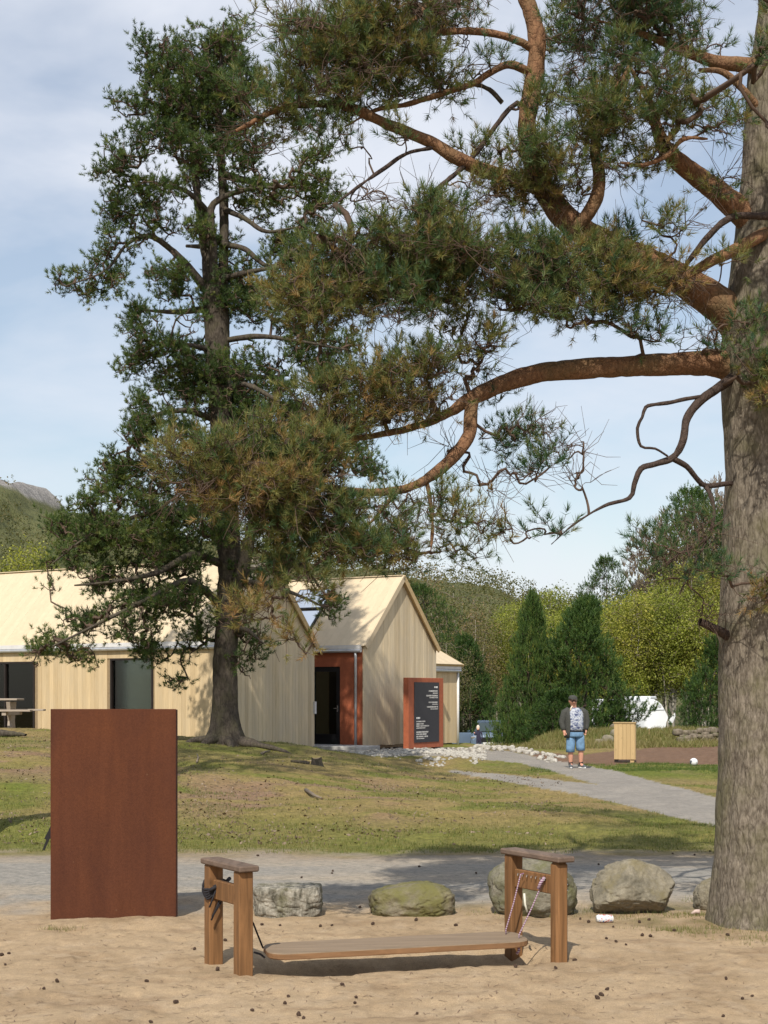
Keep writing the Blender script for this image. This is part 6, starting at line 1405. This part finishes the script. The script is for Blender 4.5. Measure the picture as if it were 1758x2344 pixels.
# ------------------------------------------------------------------ people
def ring_xy(c, rx, ry, n=14, rot=0.0, sq=1.0):
    th = np.linspace(0, 2 * np.pi, n, endpoint=False); co, si = np.cos(th), np.sin(th)
    x = rx * np.sign(co) * np.abs(co) ** sq; y = ry * np.sign(si) * np.abs(si) ** sq
    return [np.array([c[0] + a * math.cos(rot) - b * math.sin(rot), c[1] + a * math.sin(rot) + b * math.cos(rot), c[2]]) for a, b in zip(x, y)]
def skin_body(name, nodes, edges, mat, parent, root_i, sub=2):
    me = bpy.data.meshes.new(name); me.from_pydata([tuple(n[0]) for n in nodes], edges, []); o = bpy.data.objects.new(name, me); COL.objects.link(o)
    md = o.modifiers.new('s', 'SKIN'); md.use_smooth_shade = True; sk = me.skin_vertices[0].data if me.skin_vertices else None
    if sk is None:
        bpy.context.view_layer.objects.active = o; bpy.ops.mesh.customdata_skin_add(); sk = me.skin_vertices[0].data
    for i, n in enumerate(nodes): sk[i].radius = (n[1], n[1] if len(n) < 3 else n[2]); sk[i].use_root = (i == root_i)
    s2 = o.modifiers.new('u', 'SUBSURF'); s2.levels = sub; s2.render_levels = sub
    dg = bpy.context.evaluated_depsgraph_get(); ev = bpy.data.meshes.new_from_object(o.evaluated_get(dg)); o.modifiers.clear(); o.data = ev; ev.materials.clear(); ev.materials.append(mat)
    ev.polygons.foreach_set('use_smooth', np.ones(len(ev.polygons), bool)); o.parent = parent; return o
M['skin'] = mat_simple('skin', (0.60, 0.30, 0.205), .55, .06, 30); M['jacket'] = mat_simple('dark_green_grey_jacket', (0.052, 0.052, 0.046), .9, .2, 40, bmp=.2); M['denim'] = mat_simple('light_denim', (0.145, 0.255, 0.40), .85, .22, 12, bmp=.2)
M['shoe'] = mat_simple('grey_shoe', (0.085, 0.095, 0.105), .7, .3, 60); M['sock'] = mat_simple('black_sock', (0.012, 0.012, 0.014), .9); M['cream'] = mat_simple('cream_fleece', (0.62, 0.52, 0.42), .9, .1, 40)
def tee_mat():
    m, nt, b = new_mat('blue_white_print_shirt'); f = noise(nt, pos_vec(nt, (1, 1, 1.5)), 13, 4, .7, .8)
    L(nt, ramp(nt, f, [(0.38, (0.05, 0.06, 0.13)), (0.47, (0.16, 0.19, 0.29)), (0.53, (0.46, 0.48, 0.52)), (0.58, (0.50, 0.51, 0.52)), (0.64, (0.10, 0.12, 0.22))]), b.inputs['Base Color']); b.inputs['Roughness'].default_value = .9; return m
M['tee'] = tee_mat()
def man():
    Y = 36.4; x = (1316 - CX) * Y / F; z = hz(x, Y); rt = empty('person', (x, Y, z), 'man in dark cap, sunglasses, open dark jacket and denim shorts standing on the path', 'person')
    rt.rotation_euler = (0, 0, R(6)); rt.scale = (1.12, 1.06, 1.0)
    V3 = lambda a, b, c: np.array([a, b, c], float)
    # skeleton: pelvis, spine, neck, head; arms; legs; hands
    nd = [(V3(0, 0, .93), .15, .12), (V3(0, 0, 1.12), .155, .135), (V3(-.005, .01, 1.34), .15, .115), (V3(-.01, .02, 1.46), .07, .065), (V3(-.03, .005, 1.53), .062, .062), (V3(-.045, -.005, 1.62), .088, .098), (V3(-.045, 0, 1.70), .086, .095),
          (V3(-.17, .02, 1.385), .05), (V3(-.28, .03, 1.13), .048), (V3(-.255, -.05, .91), .034), (V3(-.245, -.06, .86), .036, .022),
          (V3(.16, .02, 1.385), .05), (V3(.265, .03, 1.14), .048), (V3(.235, -.03, .92), .034), (V3(.22, -.04, .87), .036, .022),
          (V3(-.095, 0, .86), .105), (V3(-.10, -.02, .50), .068), (V3(-.095, .0, .32), .062), (V3(-.09, .03, .09), .040), (V3(-.09, -.09, .045), .042, .03),
          (V3(.10, 0, .86), .105), (V3(.125, -.02, .51), .068), (V3(.135, .0, .32), .062), (V3(.14, .03, .09), .040), (V3(.16, -.10, .045), .042, .03)]
    ed = [(0, 1), (1, 2), (2, 3), (3, 4), (4, 5), (5, 6), (2, 7), (7, 8), (8, 9), (9, 10), (2, 11), (11, 12), (12, 13), (13, 14), (0, 15), (15, 16), (16, 17), (17, 18), (18, 19), (0, 20), (20, 21), (21, 22), (22, 23), (23, 24)]
    for hb, s in ((10, -1), (14, 1)):
        p = nd[hb][0]
        for k in range(4):
            a = V3((k - 1.5) * .012 * 1, -.012 + (k - 1.5) * .010, -.035); q1 = p + a; q2 = q1 + V3(0, -.012, -.035 + .006 * abs(k - 1.3)); b = len(nd); nd += [(q1, .010), (q2, .008)]; ed += [(hb, b), (b, b + 1)]
        b = len(nd); nd += [(p + V3(-s * .03, -.025, -.01), .011), (p + V3(-s * .036, -.04, -.045), .009)]; ed += [(hb, b), (b, b + 1)]
    skin_body('body', nd, ed, M['skin'], rt, 0)
    O3 = np.array(rt.location)
    def bl(mb, name, mat, smooth=True): mb.v = [tuple(np.array(p) + O3) for p in mb.v]; return mb.build(name, mat, rt, smooth)
    mb = MB(); mb.loft([ring_xy((0, -.005, zz), rx, ry, 20, 0, .85) for zz, rx, ry in ((.90, .185, .155), (.97, .19, .17), (1.08, .192, .178), (1.2, .19, .165), (1.33, .185, .14), (1.42, .15, .11), (1.475, .075, .075))]); bl(mb, 'shirt', M['tee'])
    # open jacket: shell with a gap in front
    mb = MB(); n = 26; gap0, gap1 = R(-90 - 36), R(-90 + 48); rows = []
    for zz, rx, ry, g in ((.74, .235, .19, .8), (.86, .235, .195, .9), (1.0, .235, .20, 1), (1.15, .232, .195, 1), (1.3, .235, .17, .95), (1.40, .215, .14, .85), (1.455, .14, .105, .75), (1.50, .085, .085, .6)):
        th = np.linspace(gap1 + (1 - g) * .55, gap0 + 2 * np.pi - (1 - g) * .5, n); rows.append([V3(rx * math.cos(t), ry * math.sin(t) + .005, zz + (.12 if math.cos(t) > 0.1 and zz < .8 else 0)) for t in th])
    v = [p for r_ in rows for p in r_]; mb.add(v, [(i * n + j, i * n + j + 1, (i + 1) * n + j + 1, (i + 1) * n + j) for i in range(len(rows) - 1) for j in range(n - 1)]); jk = bl(mb, 'jacket', M['jacket'])
    sd_ = jk.modifiers.new('t', 'SOLIDIFY'); sd_.thickness = .014
    for s, P in ((-1, [(-.12, .02, 1.425), (-.215, .02, 1.36), (-.285, .03, 1.13), (-.27, -.02, 1.0), (-.258, -.048, .925)]), (1, [(.115, .02, 1.425), (.21, .02, 1.36), (.268, .03, 1.14), (.25, -.005, 1.0), (.235, -.03, .93)])):
        mb = MB(); mb.tube(np.array(P), [.085, .09, .072, .06, .052], 14); bl(mb, 'sleeve', M['jacket'])
    mb = MB(); mb.tube(np.array([(-.125, -.09, 1.40), (-.10, -.075, 1.47), (-.06, -.02, 1.515), (-.02, .06, 1.52)]), [.012, .018, .020, .018], 8); bl(mb, 'collar', M['cream'])
    mb = MB(); mb.loft([ring_xy((0, 0, zz), rx, ry, 20, 0, .9) for zz, rx, ry in ((.93, .178, .152), (.88, .19, .16), (.80, .195, .158), (.755, .19, .145))]); bl(mb, 'shorts', M['denim'])
    for s, zb, cx in ((-1, .385, -.105), (1, .425, .125)):
        mb = MB(); mb.loft([ring_xy((cx * (.85 + .15 * k / 4), -.008, .80 - (.80 - zb) * k / 4), r_, r_ * 1.02, 16) for k, r_ in enumerate((.098, .10, .098, .095, .096))]); bl(mb, 'shorts_leg', M['denim'])
    mb = MB(); mb.loft([ring_xy((0, -.002, zz), .188, .163, 20, 0, .9) for zz in (.885, .925)]); bl(mb, 'belt', M['sock'])
    for cx, rot in ((-.09, -.15), (.14, .35)):
        mb = MB(); f = np.array([math.sin(rot), -math.cos(rot), 0]); sdv = np.array([math.cos(rot), math.sin(rot), 0]); up = lambda z_: np.array([0, 0, z_])
        rings = []
        for t, w_, h_ in ((-.085, .03, .075), (-.06, .042, .10), (.0, .045, .105), (.07, .048, .075), (.13, .046, .058), (.175, .03, .04)):
            c = V3(cx, .02, .022) + f * t; rings.append([c + sdv * w_ * math.cos(a) + up(max(0, math.sin(a)) * h_) for a in np.linspace(0, 2 * np.pi, 12, endpoint=False)])
        mb.loft(rings); sh = bl(mb, 'shoe', M['shoe'])
        mb = MB(); rings = []
        for zz in (0.0, .028): rings.append([V3(cx, .02, zz) + f * (.045 + .142 * math.cos(a)) + sdv * .05 * math.sin(a) * (1 - .12 * math.cos(a)) for a in np.linspace(0, 2 * np.pi, 18, endpoint=False)])
        mb.loft(rings); mb.v = [tuple(np.array(p) + O3) for p in mb.v]; mb.build('sole', M['white'], sh)
        mb = MB(); mb.tube(np.array([V3(cx, .03, .07), V3(cx, .03, .17)]), [.046, .046], 12); bl(mb, 'sock', M['sock'])
    hc = V3(-.045, -.003, 1.69)
    mb = MB(); mb.loft([ring_xy((hc[0], hc[1] + .005, zz), rx, ry, 18) for zz, rx, ry in ((1.675, .096, .110), (1.71, .097, .111), (1.75, .085, .096), (1.775, .05, .06), (1.785, .015, .018))]); cap_ = bl(mb, 'cap', M['jacket'])
    mb = MB(); mb.box(hc + V3(0, -.128, -.004), (X3, norm(V3(0, 1, .2)), norm(V3(0, -.2, 1))), (.066, .034, .006)); mb.v = [tuple(np.array(p) + O3) for p in mb.v]; mb.build('visor', M['jacket'], cap_)
    mb = MB()
    for s in (-1, 1): mb.box(hc + V3(.033 * s, -.098, -.052), (X3, Y3, Zv), (.026, .008, .015))
    mb.box(hc + V3(0, -.10, -.045), (X3, Y3, Zv), (.012, .006, .005))
    for s in (-1, 1): mb.box(hc + V3(.072 * s, -.05, -.045), (X3, Y3, Zv), (.004, .05, .006))
    bl(mb, 'sunglasses', M['black'], False)
    mb = MB(); mb.loft([ring_xy((hc[0], -.098 - d, zz), w_, d2, 8) for zz, w_, d, d2 in ((1.64, .008, 0, .012), (1.615, .013, .014, .018), (1.60, .018, .012, .016), (1.592, .008, 0, .01))]); bl(mb, 'nose', M['skin'])
    mb = MB(); mb.box(hc + V3(0, -.094, -.118), (X3, Y3, Zv), (.024, .006, .005)); bl(mb, 'mouth', mat_simple('lips', (0.30, 0.09, 0.07), .5))
    for s in (-1, 1): mb = MB(); mb.loft([ring_xy((hc[0] + s * .082, .008, zz), .008, w_, 8) for zz, w_ in ((1.605, .008), (1.63, .018), (1.655, .02), (1.67, .01))]); bl(mb, 'ear', M['skin'])
man()
def child():
    Y = 74.0; x = (1096 - CX) * Y / F; z = hz(x, Y); rt = empty('person', (x, Y, z), 'small figure in navy clothes and cream hat beside the open car door', 'person'); s = .82
    V3 = lambda a, b, c: np.array([a, b, c], float) * s
    M['navy'] = mat_simple('navy_cloth', (0.030, 0.028, 0.055), .9, .25, 20); nd = [(V3(0, 0, .9), .13), (V3(0, -.03, 1.15), .13), (V3(-.03, -.06, 1.36), .12), (V3(-.04, -.08, 1.48), .055), (V3(-.05, -.09, 1.60), .085), (V3(-.05, -.09, 1.68), .08),
          (V3(-.17, -.06, 1.38), .06), (V3(-.24, -.12, 1.18), .048), (V3(-.27, -.22, 1.30), .036), (V3(.15, -.06, 1.38), .06), (V3(.20, -.05, 1.12), .046), (V3(.16, -.14, .95), .036), (V3(-.09, 0, .85), .09), (V3(-.09, -.03, .48), .065), (V3(-.08, .02, .08), .05), (V3(-.08, -.1, .05), .045), (V3(.09, 0, .85), .09), (V3(.10, -.03, .48), .065), (V3(.10, .02, .08), .05), (V3(.10, -.1, .05), .045)]
    ed = [(0, 1), (1, 2), (2, 3), (3, 4), (4, 5), (2, 6), (6, 7), (7, 8), (2, 9), (9, 10), (10, 11), (0, 12), (12, 13), (13, 14), (14, 15), (0, 16), (16, 17), (17, 18), (18, 19)]
    nd = [(p, r * s) for p, r in nd]; skin_body('body', nd, ed, M['navy'], rt, 0, 1); O3 = np.array(rt.location)
    mb = MB(); mb.loft([ring_xy(O3 + V3(-.05, -.1, zz), rx * s, rx * s, 14) for zz, rx in ((1.52, .085), (1.60, .098), (1.66, .10), (1.74, .092), (1.80, .05), (1.82, .015))]); mb.build('hat', M['cream'], rt, True)
    mb = MB(); mb.loft([ring_xy(O3 + V3(-.055, -.175, zz), rx * s, .03 * s, 10) for zz, rx in ((1.50, .03), (1.55, .055), (1.61, .055))]); mb.build('face', M['skin'], rt, True)
    mb = MB(); mb.tube(np.array([O3 + V3(-.275, -.23, 1.31), O3 + V3(-.28, -.26, 1.37)]), .035 * s, 8); mb.build('hand', M['skin'], rt, True)
child()

# ------------------------------------------------------------------ car with its door open, caravan
def car():
    Y = 78.5; x = (1122 - CX) * Y / F; z = hz(x, Y) ; rt = empty('parked_car', (x, Y, z), 'slate blue parked car facing us with one front door open', 'car'); O = np.array([x, Y, z])
    M['car'] = mat_simple('slate_blue_paint', (0.13, 0.18, 0.25), .3, .05, 2, metal=.2, spec=.6); M['car_glass'] = mat_simple('dark_car_glass', (0.03, 0.045, 0.045), .08, .1, 2, spec=.8)
    an = R(-8); fx = np.array([math.cos(an), math.sin(an), 0]); fy = np.array([-math.sin(an), math.cos(an), 0]); P = lambda a, b, c: O + fx * a + fy * b + Zv * c
    def sec(b, w, z0, z1, r_=.12, wt=None):
        wt = wt or w; pts = [(-w, z0 + .1), (-w, (z0 + z1) / 2), (-wt, z1 - r_), (-wt + r_, z1), (wt - r_, z1), (wt, z1 - r_), (w, (z0 + z1) / 2), (w, z0 + .1), (w - .1, z0), (-w + .1, z0)]; return [P(a, b, c) for a, c in pts]
    mb = MB(); mb.loft([sec(-2.2, .72, .3, .78), sec(-2.1, .84, .24, .93), sec(-1.7, .90, .22, 1.0), (sec(-.85, .92, .22, 1.06)), sec(.5, .92, .22, 1.08), sec(1.9, .9, .24, 1.08), sec(2.25, .82, .3, 1.0)]); mb.build('body', M['car'], rt)
    mb = MB(); mb.loft([sec(-.95, .80, 1.0, 1.10, .05), sec(-.35, .76, 1.0, 1.52, .12, .66), sec(.2, .76, 1.0, 1.60, .12, .64), sec(1.3, .76, 1.0, 1.56, .12, .64), sec(2.0, .74, 1.0, 1.12, .06)]); cab = mb.build('cabin', M['car_glass'], rt)
    mb = MB(); mb.loft([sec(-.35, .66, 1.50, 1.56, .03), sec(.2, .64, 1.56, 1.63, .03), sec(1.3, .64, 1.53, 1.59, .03)]); mb.build('roof', M['car'], rt)
    MB().box(P(0, -2.19, .70), (fx, fy, Zv), (.56, .05, .12)).build('grille', M['black'], rt); MB().box(P(0, -2.17, .34), (fx, fy, Zv), (.62, .06, .09)).build('lower_grille', M['black'], rt)
    MB().box(P(.05, -2.24, .50), (fx, fy, Zv), (.26, .02, .06)).build('number_plate', M['white'], rt)
    for s in (-1, 1): MB().bbox(P(s * .70, -2.10, .80), (fx, fy, Zv), (.14, .08, .06), .02).build('headlight', M['chrome'], rt)
    for s in (-1, 1):
        for b in (-1.4, 1.4):
            w = MB().tube(np.array([P(s * .72, b, .32), P(s * .93, b, .32)]), .33, 20).build('wheel', M['rubber'], rt); MB().tube(np.array([P(s * .93, b, .32), P(s * .945, b, .32)]), .2, 14).build('rim', M['chrome'], w)
    # opened front door on the image left
    hd_ = P(-.93, -.8, 0); da = R(200); dd = fx * math.cos(da) * 1.0 + fy * -math.sin(R(-28)); dd = norm(-fx * .95 - fy * .30); n = np.array([-dd[1], dd[0], 0])
    d = MB().bbox(hd_ + dd * .52 + Zv * .66, (dd, n, Zv), (.52, .035, .36), .03).build('door', M['car'], rt)
    mb = MB(); pg = [(.02, 1.02), (1.0, 1.02), (.92, 1.42), (.70, 1.50), (.40, 1.40)]; k = len(pg); vv = [hd_ + dd * a + Zv * c + n * s for s in (-.01, .01) for a, c in pg]; mb.add(vv, [tuple(range(k))[::-1], tuple(range(k, 2 * k))] + [(i, (i + 1) % k, k + (i + 1) % k, k + i) for i in range(k)]); mb.build('door_window', M['glass'], d)
    MB().bbox(hd_ + dd * .15 - n * .1 + Zv * 1.08, (dd, n, Zv), (.07, .1, .06), .02).build('wing_mirror', M['car'], d)
    MB().bbox(P(1.02, -.75, 1.08), (fx, fy, Zv), (.1, .05, .06), .02).build('wing_mirror', M['car'], rt)
    MB().box(hd_ + dd * .52 - n * .037 + Zv * .36, (dd, n, Zv), (.48, .006, .02)).build('sill_trim', M['chrome'], d)
car()
def caravan():
    Y = 80.0; s = Y / F; z = hz((1490 - CX) * s, Y); x = (1476 - CX) * s; rt = empty('caravan', (x + .8, Y, z), 'white caravan with sloping front standing behind the grassy bank', 'caravan')
    M['van'] = mat_simple('white_caravan_panel', (0.74, 0.76, 0.79), .35, .03, 2, spec=.5); M['van_side'] = mat_simple('grey_caravan_side', (0.42, 0.43, 0.45), .4, .05, 2)
    prof = [(1477, 1704), (1477, 1604), (1480, 1601), (1500, 1601), (1508, 1605), (1515, 1612), (1522, 1624), (1527, 1634), (1531, 1642), (1526, 1656), (1522, 1704)]
    P0 = [at(a, b, Y) for a, b in prof]; dv = norm(np.array([-.50, .86, 0])); Ln = 4.6; k = len(prof); mb = MB(); inn = [p + dv * .08 + (np.mean(P0, 0) - p) * .0 for p in P0]
    rings = [[p + (np.mean(P0, 0) - p) * .06 for p in P0], [p + dv * .1 for p in P0], [p + dv * Ln for p in P0]]
    mb.loft(rings); mb.build('body', M['van'], rt)
    ln = MB(); a, b = at(1478, 1625.5, Y - .02), at(1521, 1624.5, Y - .02); ln.box((a + b) / 2 - np.array([0, .0, 0]), (norm(b - a), Y3, Zv), (np.linalg.norm(b - a) / 2, .012, .018)); ln.build('seam_trim', M['van_side'], rt)
    c = at(1510, 1616, Y - .01); MB().tube(np.array([c, c - np.array([0, .02, 0])]), .09, 14).build('badge', M['van_side'], rt)
    MB().box(at(1470, 1650, Y + .6) , (norm(np.array([-.5, .86, 0])), np.array([.86, .5, 0]), Zv), (.35, .02, .5)).build('locker_door', M['van_side'], rt)
    rb = MB(); rb.bbox(at(1466, 1600, Y + 1.6) + Zv * .06, (norm(np.array([-.86, .5, 0])), norm(np.array([-.5, -.86, 0])), Zv), (.75, .5, .09), .05); rb.build('roof_box', M['van'], rt)
    # curved towing cover at the front
    mb = MB(); arc = []
    for t in np.linspace(0, 1, 9): arc.append((1529 + 16 * t ** .8, 1653 - 22 * t ** .7))
    pr = arc + [(1546, 1640), (1540, 1655)]; k = len(pr); vv = [at(a, b, Y + d) for d in (-.1, .3) for a, b in pr]; mb.add(vv, [tuple(range(k)), tuple(range(k, 2 * k))[::-1]] + [(i, k + i, k + (i + 1) % k, (i + 1) % k) for i in range(k)]); mb.build('hitch_cover', M['van'], rt)
    for (a, b) in ((1492, 1712), ): MB().tube(np.array([at(a, b, Y + .5) + Zv * .3, at(a, b, Y + .75) + Zv * .3]), .32, 18).build('wheel', M['rubber'], rt)
caravan()
